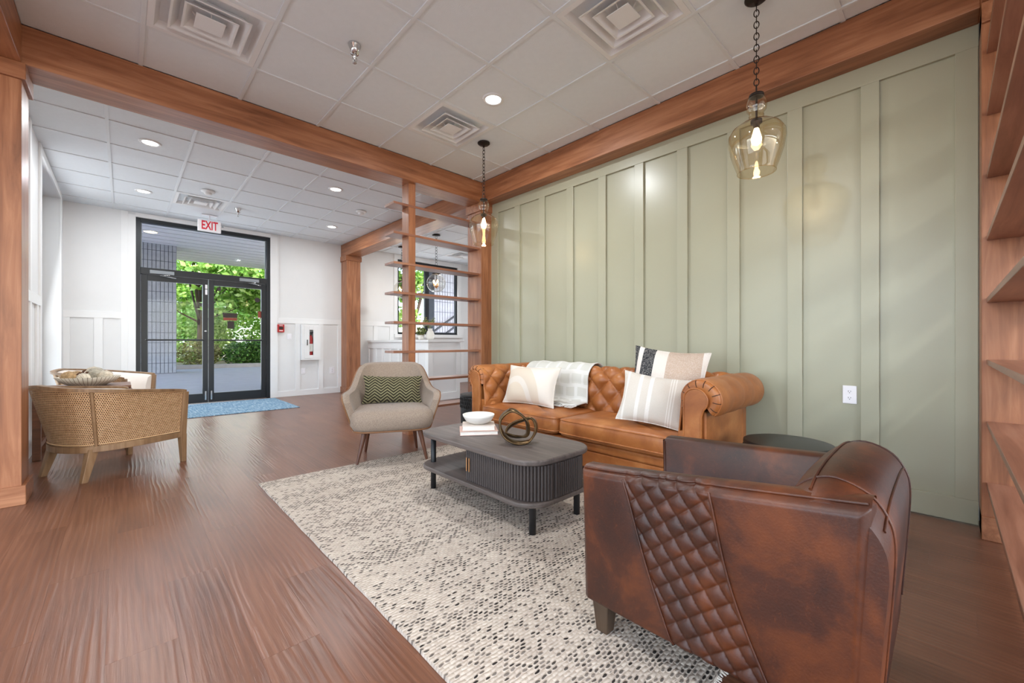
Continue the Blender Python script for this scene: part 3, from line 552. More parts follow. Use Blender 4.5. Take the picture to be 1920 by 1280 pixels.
def globe(x, y, label):
    r = tag(empty('globe_pendant', (x, y, CEIL)), label, 'pendant lamp', 'globe pendants over reception'); zc = 2.13-CEIL
    MB().lathe([(.001, 0), (.075, 0), (.075, -.02), (.01, -.028), (.001, -.028)], 20).obj('canopy', 'dark_bronze', r, True)
    z = -.05; k = 0
    while z > zc+.24: link('chain_link', LINKBIG, r, loc=(0, 0, z), rot=(0, 0, (k % 2)*pi/2+.3)); z -= .055; k += 1
    MB().tube([(0, 0, zc+.26), (0, 0, zc+.17)], .008).obj('stem', 'dark_bronze', r, True)
    MB().lathe([(.001, .19), (.08, .185), (.085, .165), (.07, .16), (.001, .16)], 20).obj('cap', 'dark_bronze', r, True, loc=(0, 0, zc))
    MB().lathe([(.175*sin(a), .175*cos(a)) for a in [.42+i*(pi-.44)/14 for i in range(15)]], 28).obj('glass_globe', 'globe_glass', r, True, loc=(0, 0, zc))
    MB().tube([(0, 0, zc+.16), (0, 0, zc-.07)], .006).obj('rod', 'dark_bronze', r, True); MB().lathe([(.001, -.10), (.02, -.09), (.02, -.07), (.05, -.06), (.05, -.05), (.001, -.045)], 14).obj('hub', 'copper', r, True, loc=(0, 0, zc))
    for i in range(3):
        a = 2*pi*i/3+.5; MB().lathe([(.001, -.04), (.013, -.04), (.013, .0), (.001, .0)], 10).obj('candle', 'copper', r, True, loc=(.045*cos(a), .045*sin(a), zc)); MB().lathe([(.008, 0), (.015, .025), (.011, .045), (.001, .06)], 10).obj('bulb', 'bulb_glow', r, True, loc=(.045*cos(a), .045*sin(a), zc))
    d = bpy.data.lights.new('globe_lamp', 'POINT'); d.energy = 5; d.color = (1, .85, .65); d.shadow_soft_size = .04
    o = bpy.data.objects.new('globe_lamp', d); COL.objects.link(o); o.parent = r; o.location = (0, 0, zc+.03)
globe(4.25, 6.55, 'clear globe pendant over the reception counter seen between the divider shelves'); globe(4.25, 7.85, 'clear globe pendant half hidden behind the divider post')

# ------------------------------------------------------------------ reception counter
rc = tag(empty('reception_counter', (4.19, 7.38, 0)), 'white panelled reception counter behind the divider shelves', 'counter')
box('counter_body', (-.33, -1.19, 0), (.33, 1.20, 1.03), 'white_paint', rc); box('countertop', (-.37, -1.24, 1.03), (.40, 1.20, 1.07), 'white_trim', rc, .004)
def cb(nm, lo, hi): box(nm, lo, hi, 'white_trim', rc, .002)
cb('top_rail', (-.346, -1.19, .90), (-.33, 1.2, 1.03)); cb('bottom_rail', (-.346, -1.19, 0), (-.33, 1.2, .13)); cb('end_top_rail', (-.346, -1.206, .90), (.33, -1.19, 1.03)); cb('end_bottom_rail', (-.346, -1.206, 0), (.33, -1.19, .13)); cb('end_stile', (-.346, -1.206, .13), (-.25, -1.19, .90)); cb('end_stile', (.25, -1.206, .13), (.33, -1.19, .90))
for i in range(8): y = -1.19+i*.335; cb('batten', (-.346, y, .13), (-.33, min(y+.09, 1.2), .90))
def leaves(mb, c, rad, n, size, rnd, shell=.5):
    for _ in range(n):
        while True:
            p = Vector((rnd.uniform(-1, 1), rnd.uniform(-1, 1), rnd.uniform(-1, 1)))
            if shell < p.length < 1: break
        p = Vector((c[0]+p.x*rad[0], c[1]+p.y*rad[1], c[2]+p.z*rad[2])); a = Vector((rnd.gauss(0, 1), rnd.gauss(0, 1), rnd.gauss(0, .7))).normalized(); b = a.orthogonal(); b.rotate(Matrix.Rotation(rnd.uniform(0, 6.28), 3, a)); b.normalize(); s = size*rnd.uniform(.6, 1.3)
        k = len(mb.v); cc = a.cross(b)*s*.28; mb.v += [tuple(p-a*s*.5), tuple(p+cc), tuple(p+a*s*.5), tuple(p-cc)]; mb.f.append((k, k+1, k+2, k+3))
rnd = random.Random(3)
vs = tag(empty('vase_arrangement', (4.10, 6.52, 1.07)), 'white vase with sprigs on the reception counter', 'vase')
MB().lathe([(.001, 0), (.05, 0), (.075, .05), (.078, .10), (.06, .15), (.04, .18), (.046, .21), (.038, .21), (.035, .18)], 20).obj('vase', 'ceramic_white', vs, True)
mb = MB(); sm = MB()
for i in range(9):
    a = rnd.uniform(0, 6.28); R = rnd.uniform(.05, .13); h = rnd.uniform(.32, .43); sm.tube([(0, 0, .12), (R*.4*cos(a), R*.4*sin(a), .25), (R*cos(a), R*sin(a), h)], .002, 4); leaves(mb, (R*cos(a), R*sin(a), h-.04), (.04, .04, .07), 26, .035, rnd, 0)
mb.obj('foliage', 'leaf_pot', vs)['kind'] = 'stuff'; sm.obj('stems', 'leaf_pot', vs)
ps = tag(empty('potted_plant', (3.97, 6.62, 1.07)), 'small grey pot with bushy plant on the reception counter', 'plant')
MB().lathe([(.001, 0), (.045, 0), (.06, .09), (.055, .09), (.05, .07), (.001, .07)], 18).obj('pot', 'ceramic_white', ps, True); mb = MB(); leaves(mb, (0, 0, .16), (.09, .09, .09), 260, .045, rnd, .2); mb.obj('foliage', 'leaf_pot', ps)['kind'] = 'stuff'

# ------------------------------------------------------------------ rug and door mat
rg = tag(empty('area_rug', (1.93, 1.935, 0)), 'cream woven area rug with charcoal flecked bands under the seating group', 'rug')
def slab(nx, ny, hx, hy, z, wob):
    rows = []; R = random.Random(5)
    for j in range(ny+1):
        rows.append([(-hx+2*hx*i/nx+(wob*sin(j*.9)*(1 if i in (0, nx) else 0)), -hy+2*hy*j/ny, z+.0008*sin(i*1.3)*sin(j*.7)) for i in range(nx+1)])
    return rows
top = slab(24, 60, 1.22, 1.455, .013, .0012); m_ = MB().loft(top); edge = [top[0][i] for i in range(25)]+[r[-1] for r in top[1:]]+[top[-1][i] for i in range(23, -1, -1)]+[r[0] for r in top[-2:0:-1]]
m_.loft([edge, [(p[0]*1.002, p[1]*1.002, .001) for p in edge]], cu=True); m_.obj('weave', 'rug_weave', rg)
fg = MB(); R = random.Random(9)
for s in (-1, 1):
    for i in range(400):
        x = -1.21+2.42*i/399; y = s*1.452; fg.tube([(x, y, .008), (x+R.uniform(-.006, .006), y+s*R.uniform(.01, .022), .003)], .0018, 3, caps=False)
fo = fg.obj('fringe', 'linen_white', rg); fo['kind'] = 'stuff'
dm = tag(MB().box((.38, 7.02, 0), (2.03, 8.5, .010)).obj('door_mat', 'mat_blue', bevel=.003), 'blue and white woven mat inside the glass doors', 'mat')

# ------------------------------------------------------------------ cushions
def pillow(w, h, t, n=26, pinch=.10, p=2.0):
    rows = []
    for side in (1, -1):
        R = []
        for j in range(n+1):
            v = -1+2*j/n; row = []
            for i in range(n+1):
                u = -1+2*i/n; x = w/2*u*(1-pinch*(1-v*v)*abs(u)); z = h/2*v*(1-pinch*(1-u*u)*abs(v)); d = t/2*((1-abs(u)**p)*(1-abs(v)**p))**.55
                row.append((x, side*d*(1+.05*sin(5*u+3*v)), z))
            R.append(row)
        rows.append(R)
    return MB().loft(rows[0]).loft([r[::-1] for r in rows[1]])
def put_cushion(name, w, h, t, mat, loc, rot, label, pipe=None):
    r = empty(name, loc); r.rotation_euler = rot; tag(r, label, 'cushion', 'throw cushions'); o = pillow(w, h, t).obj('cover', mat, r, True); 
    k = 40; e = [(w/2*(-1+2*i/k), 0, -h/2*(1-.10*(1-(-1+2*i/k)**2))) for i in range(k)]+[(w/2*(1-.10*(1-(-1+2*i/k)**2)), 0, h/2*(-1+2*i/k)) for i in range(k)]+[(w/2*(1-2*i/k), 0, h/2*(1-.10*(1-(1-2*i/k)**2))) for i in range(k)]+[(-w/2*(1-.10*(1-(1-2*i/k)**2)), 0, h/2*(1-2*i/k)) for i in range(k)]
    MB().tube(e, .004, 6, True).obj('edge_seam', pipe or mat, r, True); return r

# ------------------------------------------------------------------ chesterfield sofa (faces -x)
so = tag(empty('chesterfield_sofa', (2.83, 2.065, .0145), -pi/2), 'tan leather button tufted sofa with rolled arms against the green wall', 'sofa')
HL = 1.107; RC = .67; RR = .115
def tuft(p, q):
    a = abs(sin(pi*(p+q)/1.0)); b = abs(sin(pi*(p-q)/1.0)); return (a*b)**.5
# profile: from seat up the inside, over the roll, down the outside. returns (out, z, nx, nz); 'out' grows outwards
def roll_profile(n):
    P = []
    pts = [(0.0, .40), (.006, .47), (.012, .54), (.016, .60)]
    cx, cz = .135, RC
    for a in range(190, -60, -12): pts.append((cx+RR*cos(radians(a)), cz+RR*sin(radians(a))))
    c = catmull([(x, z, 0) for x, z in pts], n); out = []
    for i, p in enumerate(c):
        tg = c[min(i+1, n)]-c[max(i-1, 0)]; tg.normalize(); out.append((p.x, p.y, -tg.y, tg.x))
    return out
NP = 91; PR = roll_profile(NP-1); arc = [0]
for i in range(1, NP): arc.append(arc[-1]+sqrt((PR[i][0]-PR[i-1][0])**2+(PR[i][1]-PR[i-1][1])**2))
TU, TV = .19, .20
def tufted(fn, L, nu, vmax=.52):
    """fn(s, out, z) -> point ; s along length"""
    rows = []; uv = []
    for i in range(NP):
        o, z, nx, nz = PR[i]; row = []; ur = []
        fade = max(0, min(1, (vmax-arc[i])/.10))
        for j in range(nu+1):
            s = -L/2+L*j/nu; d = .046*(tuft(s/TU, arc[i]/TV+.05)-.55)*fade+.003*(1-fade)*abs(sin(pi*s/TU))
            e = min(1, (L/2-abs(s))/.05); d *= max(0, e)
            row.append(fn(s, o+nx*d, z+nz*d)); ur.append((s, arc[i]))
        rows.append(row); uv.append(ur)
    return MB().loft(rows, uv=uv)
bk_ = tufted(lambda s, o, z: (s, .14+o, z), 2*HL-.16, 240).obj('tufted_back', 'tan_leather', so, True, thick=.01)
BT = MB().sphere((0, 0, 0), .011, 8, .7).mesh('button', 'tan_leather', True)
def buttons(fn, L, parent, vmax=.52):
    for m in range(-24, 25):
        for n in range(0, 8):
            pq = (m, n); p = m/2; q = n/2  # crossings: p+q and p-q integers
            if (m+n) % 2: continue
            s = p*TU; a = (q-.05)*TV
            if abs(s) > L/2-.06 or a < .06 or a > vmax-.12: continue
            i = min(range(NP), key=lambda k: abs(arc[k]-a)); o, z, nx, nz = PR[i]
            link('button', BT, parent, loc=fn(s, o-nx*.020, z-nz*.020))
buttons(lambda s, o, z: (s, .14+o, z), 2*HL-.16, bk_)
AL = .78
for sd in (-1, 1):
    fnA = lambda s, o, z, sd=sd: (sd*(.93+o), s+.04, z)
    ar = tufted(fnA, AL, 90, .42).obj('rolled_arm', 'tan_leather', so, True, thick=.01); buttons(fnA, AL, ar, .42)
    # scroll shaped front facing with welt and pleats
    cxx, czz, rr = 1.045, RC-.005, .07
    arcp = [(cxx-rr*cos(radians(a)), czz+rr*sin(radians(a))) for a in range(0, 232, 12)]
    poly = [(sd*x, z) for x, z in [(.975, .09), (.975, .45)]+arcp+[(1.078, .57), (1.075, .09)]]
    yf = -.352
    fp = MB().prism([(x, z) for x, z in poly], 0, .03, Matrix.Translation((0, yf, 0)) @ Matrix.Rotation(pi/2, 4, 'X')).obj('arm_front', 'tan_leather', so, bevel=.008, seg=3)
    MB().tube([(x, yf-.028, z) for x, z in poly], .006, 6).obj('welt', 'tan_leather', fp, True)
    # closed roll end behind the facing
    X0 = sd*(.93+.135); rows = []
    for f, dy in ((1.0, .03), (1.0, .008), (.93, -.010), (.80, -.016), (.58, -.010), (.05, -.006)): rows.append([(X0+sd*f*(.93+p[0]-1.065), yf+dy, RC+f*(p[1]-RC)) for p in PR[12:]])
    MB().loft(rows).obj('roll_end', 'tan_leather', so, True)
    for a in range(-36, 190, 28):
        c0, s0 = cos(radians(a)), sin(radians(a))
        MB().tube([(X0+sd*c0*q, yf+dy, RC+s0*q) for q, dy in ((.074, -.0135), (.092, -.0185), (.107, -.012), (.1165, .006), (.1165, .04))], .0022, 5).obj('pleat', 'deep_brown', fp, True)
    box('side_panel', (min(sd*.99, sd*1.095), -.35, .09), (max(sd*.99, sd*1.095), .35, .60), 'tan_leather', so, .012, 3)
    box('arm_inner', (min(sd*.925, sd*.99), -.35, .09), (max(sd*.925, sd*.99), .33, .47), 'tan_leather', so, .01, 3)
box('back_panel', (-HL+.01, .26, .09), (HL-.01, .35, .60), 'tan_leather', so, .012, 3)
box('base', (-.985, -.345, .085), (.985, .30, .215), 'tan_leather', so, .014, 3); box('seat_platform', (-.93, -.36, .215), (.93, .28, .285), 'tan_leather', so, .02, 3)
for sd in (-1, 1):
    a, b = (0.004, .925) if sd > 0 else (-.925, -.004)
    n = 20; rowsT = []
    def cush(n=20, x0=a, x1=b, y0=-.415, y1=.155, z0=.29, z1=.425):
        rows = []; cx, cy = (x0+x1)/2, (y0+y1)/2; hx, hy = (x1-x0)/2, (y1-y0)/2
        prof = [(0, z0), (.9, z0), (.975, z0+.012), (1.0, z0+.04), (1.0, z1-.035), (.98, z1-.006), (.94, z1+.003), (.7, z1+.016), (.4, z1+.024), (0.02, z1+.028)]
        for f, z in prof:
            ring = []
            for k in range(64):
                t = 2*pi*k/64; c, s = cos(t), sin(t); e = .16 if f > .5 else .16+(.5-f)
                ring.append((cx+hx*f*math.copysign(abs(c)**e, c), cy+hy*f*math.copysign(abs(s)**e, s), z+(.012*sin(3*t) * (1-f) if f < .9 else 0)))
            rows.append(ring)
        return MB().loft(rows, cu=True), [(x, y, z1-.008) for x, y, z in rows[5]], [(x, y, z0+.03) for x, y, z in rows[3]]
    mb, r1, r2 = cush(); c = mb.obj('seat_cushion', 'tan_leather', so, True); MB().tube(r1, .0055, 6, True).tube(r2, .0055, 6, True).obj('welt', 'tan_leather', c, True)
for x, y in ((-1.0, -.28), (1.0, -.28), (-1.0, .28), (1.0, .28)): MB().lathe([(.001, 0), (.028, 0), (.04, .04), (.036, .09), (.001, .09)], 14).obj('foot', 'leg_espresso', so, True, loc=(x, y, 0))
# throw over the back
th = tag(empty('throw_blanket', (2.83, 2.065, .0145), -pi/2), 'white checked throw draped over the sofa back behind the arched cushion', 'blanket')
rows = []; uv = []; prof = [(PR[i][0]+PR[i][2]*.034, PR[i][1]+PR[i][3]*.034, arc[i]) for i in range(4, NP, 2)]
prof = [(-.20, .475, -.21), (-.12, .478, -.13), (-.06, .482, -.07)]+prof
for o, z, a in prof:
    rows.append([(-.87+.78*j/40+.10*(.25-a)*(.3 if j > 20 else .1), .14+o-.006*sin(j*.8+a*4), z+.005*sin(j*.55+a*9)) for j in range(41)]); uv.append([(.78*j/40, a) for j in range(41)])
MB().loft(rows, uv=uv).obj('cloth', 'throw_fabric', th, True, thick=.008)
fg = MB(); R = random.Random(2)
for j in range(90):
    x = rows[0][0][0]+(rows[0][-1][0]-rows[0][0][0])*j/89; fg.tube([(x, rows[0][0][1], .474), (x+R.uniform(-.01, .01), rows[0][0][1]-.03, .468), (x+R.uniform(-.015, .015), rows[0][0][1]-.07, .463)], .0022, 4, caps=False)
fo = fg.obj('fringe', 'throw_white', th); fo['kind'] = 'stuff'
put_cushion('lumbar_cushion', .58, .36, .20, 'arch_cushion', (2.68, 2.585, .634), (-.33, 0, -pi/2+.10), 'cream lumbar cushion with arches at the left end of the sofa')
put_cushion('square_cushion', .52, .52, .19, 'block_cushion', (2.845, 1.388, .722), (-.26, .10, -pi/2+.28), 'square cream cushion with black stripe at the right end of the sofa')
put_cushion('striped_cushion', .45, .35, .17, 'stripe_cushion', (2.61, 1.362, .632), (-.36, .13, -pi/2+.36), 'grey linen cushion with white stripes leaning on the right sofa arm')

# ------------------------------------------------------------------ coffee table
ct = tag(empty('coffee_table', (1.755, 1.975, .003)), 'charcoal oak coffee table with rounded corners and a fluted cabinet', 'coffee table')
for nm, z0, z1 in (('tabletop', .382, .412), ('lower_shelf', .165, .193)): MB().prism(rrect(-.285, -.555, .285, .555, .15, 8), z0, z1).obj(nm, 'charcoal_wood', ct, bevel=.010, seg=3)
for x, y in ((-.188, -.475), (.188, -.475), (-.188, .475), (.188, .475)):
    MB().lathe([(.001, .012), (.0185, .012), (.0185, .39), (.001, .39)], 18).obj('leg', 'black_metal', ct, True, loc=(x, y, 0))
MB().lathe([(.001, .012), (.0185, .012), (.0185, .17), (.001, .17)], 18).obj('leg', 'black_metal', ct, True)
cbn = MB().prism(rrect(-.25, -.545, .235, .02, .15, 10)[:33]+[(.235, .02)] if False else [(-.25, .02), (.235, .02)]+[(.235-.15+.15*cos(a), -.545+.15+.15*sin(a)) for a in [-pi/2*i/8 for i in range(9)]]+[(-.25+.15-.15*sin(a), -.545+.15-.15*cos(a)) for a in [pi/2*i/8 for i in range(9)]], .193, .382).obj('cabinet', 'tambour', ct)
path = [(-.25, .0-.02*i/1) for i in range(0)]
P = [(-.252, y) for y in [0.0-.0185*i for i in range(22)]]
P += [(-.102-.152*cos(a), -.395-.152*sin(a)) for a in [pi/2*i/13 for i in range(1, 13)]]
P += [(-.102+.0185*i, -.547) for i in range(1, 11)]
P += [(.085+.152*sin(a), -.395-.152*cos(a)) for a in [pi/2*i/13 for i in range(1, 13)]]
sl = MB().tube([(0, 0, .197), (0, 0, .378)], .0085, 8).mesh('slat', 'tambour', False)
for x, y in P: link('slat', sl, cbn, loc=(x, y, 0))
for y in (-.010, -.034): MB().tube([(-.268, y, .255), (-.268, y, .335)], .0045, 8).obj('handle', 'copper', cbn, True)
cb2 = box('rear_compartment', (.05, .03, .193), (.235, .24, .382), 'tambour', ct)
for i in range(10): link('slat', sl, cb2, loc=(.05+.0185*i, .245, 0)); link('slat', sl, cb2, loc=(.043, .04+.0185*i, 0))
# things on the table
TZ = .416
def book(w, d, h, loc, rz, m, label):
    r = tag(empty('book', loc, rz), label, 'book', 'books on the coffee table'); MB().box((-w/2, -d/2, 0), (w/2, d/2, .003)).box((-w/2, -d/2, h-.003), (w/2, d/2, h)).box((-w/2, d/2-.003, 0), (w/2, d/2, h)).obj('cover', m, r, bevel=.001); box('pages', (-w/2+.004, -d/2+.004, .003), (w/2-.004, d/2-.004, h-.003), 'paper', r)
book(.25, .19, .026, (1.745, 2.175, TZ), -.62, 'book_pink', 'lower book of the stack on the coffee table'); book(.215, .16, .032, (1.75, 2.18, TZ+.0262), -.66, 'book_cream', 'upper book of the stack under the white bowl')
bw = tag(empty('white_bowl', (1.755, 2.185, TZ+.0586)), 'shallow white stone bowl on top of two books', 'bowl'); MB().lathe([(.001, 0), (.05, 0), (.085, .018), (.105, .05), (.108, .062), (.101, .062), (.095, .045), (.07, .02), (.001, .014)], 32).obj('bowl', 'ceramic_white', bw, True)
kn = tag(empty('knot_sculpture', (1.735, 1.785, TZ)), 'dark bronze looping knot sculpture on the coffee table', 'sculpture')
cv = catmull([(.7266*a+.687*d, -.687*a+.7266*d, u) for a, u, d in ((-.048, .094, -.01), (-.105, .037, 0), (-.088, -.043, -.02), (-.02, -.087, -.05), (.065, -.083, -.035), (.113, -.023, .02), (.090, .036, .045), (.02, .020, .06), (-.045, -.01, .055), (-.07, -.05, .03), (-.01, -.075, .045), (.055, -.045, -.02), (.055, .03, -.045), (.01, .080, -.03))], 140, True)
rows = []
for i in range(140):
    tg = (cv[(i+1) % 140]-cv[i-1]).normalized(); w_ = i/140*2*pi; ax = Vector((.687+.35*sin(w_), .7266+.35*cos(w_), .45*sin(w_+1))); ax = (ax-tg*ax.dot(tg)).normalized(); bx_ = tg.cross(ax)
    rows.append([cv[i]+ax*(.021*c)+bx_*(.0065*s) for c, s in ((1, .3), (.8, 1), (-.8, 1), (-1, .3), (-1, -.3), (-.8, -1), (.8, -1), (1, -.3))])
zmin = min(p.z for r in rows for p in r); MB().loft([[(p.x, p.y, p.z-zmin) for p in r] for r in rows], cu=True, cv=True).obj('ribbon', 'bronze_gold', kn, True)

# ------------------------------------------------------------------ drum side tables
def drum(x, y, label):
    r = tag(empty('drum_table', (x, y, .0145 if y < 3 else 0)), label, 'side table', 'black drum tables')
    MB().lathe([(.001, .0), (.195, .0), (.205, .02), (.212, .2), (.215, .425), (.2, .43)], 64).obj('carved_body', 'black_carved', r, True); MB().lathe([(.216, .425), (.218, .432), (.216, .446), (.205, .449), (.001, .449)], 48).obj('tabletop', 'black_top', r, True)
    notch = MB().box((-.004, -.007, -.016), (.004, .007, .016)).mesh('carved_notch', 'black_carved', False)
    for zz in (.40, .36, .32):
        for i in range(46): a = 2*pi*(i+.5*(zz == .36))/46; link('carved_notch', notch, r, loc=(.2155*cos(a), .2155*sin(a), zz), rot=(0, 0, a))
drum(2.72, .62, 'black drum side table between the sofa and the brown leather chair'); drum(2.92, 3.62, 'black carved drum table between the far sofa arm and the corner column')

# ------------------------------------------------------------------ brown leather club chair (faces +y)
lc = tag(empty('club_chair', (1.535, .47, .0145)), 'dark brown distressed leather club chair with quilted side panels in the foreground', 'armchair')
def sidep(sd):
    """outer side panel with a quilted band; local y: front +.405, rear -.355"""
    rows = []; ny, nz = (260, 180) if sd < 0 else (90, 60)
    for j in range(nz+1):
        v = j/nz; row = []
        for i in range(ny+1):
            u = i/ny; ztop = .560+(.085 if sd < 0 else .045)*(1-u)**1.15; z = .106+(ztop-.106)*v; yf = .405+.012*v-.02*(1-v)*0; yr = -.335-.022*v; y = yr+(yf-yr)*u
            e0 = .256-.17*(1-v)**.8; e1 = -.013-.165*(1-v)**.8+.035*sin(pi*v)  # band front and rear borders
            e0 = e0+.02*sin(pi*v)
            d = 0
            if e1 < y < e0:
                L = .048; p = (z*.77+y*.64)/L; q = (z*.60-y*.80)/L; d = .011*(abs(sin(pi*p))*abs(sin(pi*q)))**.33-.007
                d *= min(1, min(e0-y, y-e1)/.012)
            else: d = .004*(1-exp(-min(abs(y-e0), abs(y-e1))/.02))
            ed = min(u, 1-u, v*.7, (1-v)*.7)*.76; d -= .02*max(0, 1-ed/.022)**2
            row.append((sd*(.355+.01*v+d), y, z))
        rows.append(row)
    return MB().loft(rows), rows
for sd in (-1, 1):
    mb, rw = sidep(sd); n = len(rw[0])
    top = rw[-1]; inn = [(sd*.262, y, z+.004) for x, y, z in top]; mid_ = [(sd*.33, y, z+.014) for x, y, z in top]; low = [(sd*.258, y, .30) for x, y, z in top]
    mb.loft([top, mid_, [(sd*.29, y, z+.014) for x, y, z in top], inn, low])
    fcol = [r[-1] for r in rw]; mb.loft([fcol, [(sd*.33, y+.014, z) for x, y, z in fcol], [(sd*.27, y+.012, z) for x, y, z in fcol], [(sd*.258, y-.005, z) for x, y, z in fcol]])
    bcol = [r[0] for r in rw]; mb.loft([bcol, [(sd*.30, y-.004, z) for x, y, z in bcol]])
    sp_ = mb.obj('arm', 'brown_leather', lc, True)
    MB().tube([(x-sd*.006, y, z+.006) for x, y, z in top[2:-1]], .0045, 6).obj('top_welt', 'brown_leather', sp_, True)
    for k in (0, 1):
        pts = []
        nzr = len(rw)-1
        for j in range(2, nzr-1, max(1, nzr//28)):
            v = j/nzr; e = (.256-.17*(1-v)**.8+.02*sin(pi*v)) if k == 0 else (-.013-.165*(1-v)**.8+.035*sin(pi*v)); row = rw[j]; i = min(range(n), key=lambda q: abs(row[q][1]-e)); pts.append((row[i][0]+sd*.003, e, row[i][2]))
        MB().tube(pts, .0035, 6).obj('band_welt', 'brown_leather', sp_, True)
# barrel back with rounded top
rows = []
for i in range(25):
    x = -.352+.704*i/24; w = max(0, 1-abs(x/.353)**2.6); hz = .632+.060*w**.55; bul = .03*w
    sec = [(-.362, .106), (-.372-bul*.2, .3), (-.382-bul*.2, .45), (-.385-bul*.2, hz-.13), (-.378, hz-.075), (-.345, hz-.025), (-.285, hz), (-.235, hz-.012), (-.195, hz-.05), (-.17, hz-.12), (-.155, .42), (-.15, .34)]
    rows.append([Vector((x, y, z)) for y, z, _ in [tuple(p) for p in catmull([(y, z, 0) for y, z in sec], 40)]])
mb = MB().loft(rows); mb.cap(rows[0]); mb.cap(rows[-1][::-1]); bkc = mb.obj('back', 'brown_leather', lc, True)
for f in (15, 25): MB().tube([r[f]+Vector((0, 0, .002)) for r in rows[1:-1]], .0035, 6).obj('back_welt', 'brown_leather', bkc, True)
MB().tube([rows[3][k]+Vector((-.001, -.001, .001)) for k in range(2, 36)], .0035, 6).obj('back_welt', 'brown_leather', bkc, True); MB().tube([rows[21][k]+Vector((.001, -.001, .001)) for k in range(2, 36)], .0035, 6).obj('back_welt', 'brown_leather', bkc, True)
box('seat_base', (-.26, -.30, .106), (.26, .40, .30), 'brown_leather', lc, .02, 3); box('seat_cushion', (-.255, -.20, .30), (.255, .435, .435), 'brown_leather', lc, .045, 4); box('front_rail', (-.30, .38, .11), (.30, .425, .29), 'brown_leather', lc, .015, 3)
for x, y in ((-.305, .355), (.305, .355), (-.305, -.29), (.305, -.29)): MB().taper((x, y, 0), (x, y, .112), .022, .032).obj('leg', 'leg_espresso', lc, bevel=.003)

# ------------------------------------------------------------------ taupe armchair
ac = tag(empty('upholstered_armchair', (1.765, 3.44, 0), radians(-26)), 'taupe upholstered armchair with brown piping and splayed wooden legs', 'armchair')
plan = catmull([(-.395, -.30, 0), (-.405, -.12, 0), (-.385, .06, 0), (-.325, .24, 0), (-.20, .325, 0), (0, .345, 0), (.20, .325, 0), (.325, .24, 0), (.385, .06, 0), (.405, -.12, 0), (.395, -.30, 0)], 80)
def topz(i):
    x, y = abs(plan[i].x), plan[i].y
    s = abs(i-40)/40
    return .81-.225*(1/(1+exp(-(s-.44)*26)))-.055*max(0, (s-.88)/.12)**2
def shell(ins):
    rows = []; nz = 14
    for k in range(nz+1):
        v = k/nz; row = []
        for i, p in enumerate(plan):
            tz = topz(i); z = .30+(tz-.30)*v; fl_ = .80+.20*min(1, (z-.30)/.26); back = max(0, p.y)/.345; rec = .13*max(0, (z-.30)/.5)*back
            nrm = Vector((p.x, p.y*.9+.05, 0)).normalized(); q = Vector((p.x*fl_*(1-.06*max(0, z-.58)/.22*back), p.y*(.86+.14*v)+rec, z))-nrm*ins*(1+.4*back*sin(pi*v)); row.append(q)
        rows.append(row)
    return rows
o_, i_ = shell(0), shell(.062)
mb = MB().loft(o_).loft([r[::-1] for r in i_]); n = len(o_)-1
topo, topi = o_[n], i_[n]; mid_ = [(a+b)/2+Vector((0, 0, .018)) for a, b in zip(topo, topi)]; mb.loft([topo, mid_, topi])
for e in (0, 80):
    mb.cap([topo[e], mid_[e], topi[e], (topo[e]+topi[e])/2+Vector((0, -.014, 0))])
    mb.loft([[r[e] for r in o_], [(a[e]+b[e])/2+Vector((0, -.014, 0)) for a, b in zip(o_, i_)], [r[e] for r in i_]])
shl = mb.obj('shell', 'taupe_fabric', ac, True)
MB().tube([r[0] for r in o_]+topo[1:-1]+[r[80] for r in o_][::-1], .006, 6).obj('piping', 'piping_brown', shl, True)
rows = []
for f, z in ((.02, .29), (.75, .285), (.93, .30), (1.0, .345), (1.0, .40), (.96, .44), (.86, .457), (.6, .465), (.02, .468)):
    rows.append([((.335*f*math.copysign(abs(cos(t))**.42, cos(t)))*(1.04 if sin(t) < 0 else .95), -.045+(.325*f*math.copysign(abs(sin(t))**.42, sin(t))), z) for t in [2*pi*k/56 for k in range(56)]])
st_ = MB().loft(rows, cu=True).obj('seat', 'taupe_fabric', ac, True); MB().tube([(x, y, .292) for x, y, z in rows[2]], .007, 6, True).obj('piping', 'piping_brown', st_, True)
MB().box((-.24, -.24, .262), (.24, -.20, .292)).box((-.22, .16, .262), (.22, .20, .292)).box((-.03, -.22, .262), (.03, .18, .29)).obj('under_frame', 'walnut', ac, bevel=.004)
for sx in (-1, 1):
    MB().tube([(sx*.283, -.243, .0145), (sx*.225, -.205, .275)], [.011, .022], 12).obj('leg', 'walnut', ac, True); MB().tube([(sx*.235, .235, 0), (sx*.20, .175, .275)], [.011, .022], 12).obj('leg', 'walnut', ac, True)
R26 = Matrix.Rotation(radians(-26), 4, 'Z'); pc = Vector((1.765, 3.44, 0))+R26 @ Vector((0.01, .125, .585))
put_cushion('lumbar_cushion', .53, .255, .15, 'chevron_cushion', tuple(pc), (-.28, .03, radians(-26)), 'olive chevron lumbar cushion on the taupe armchair')

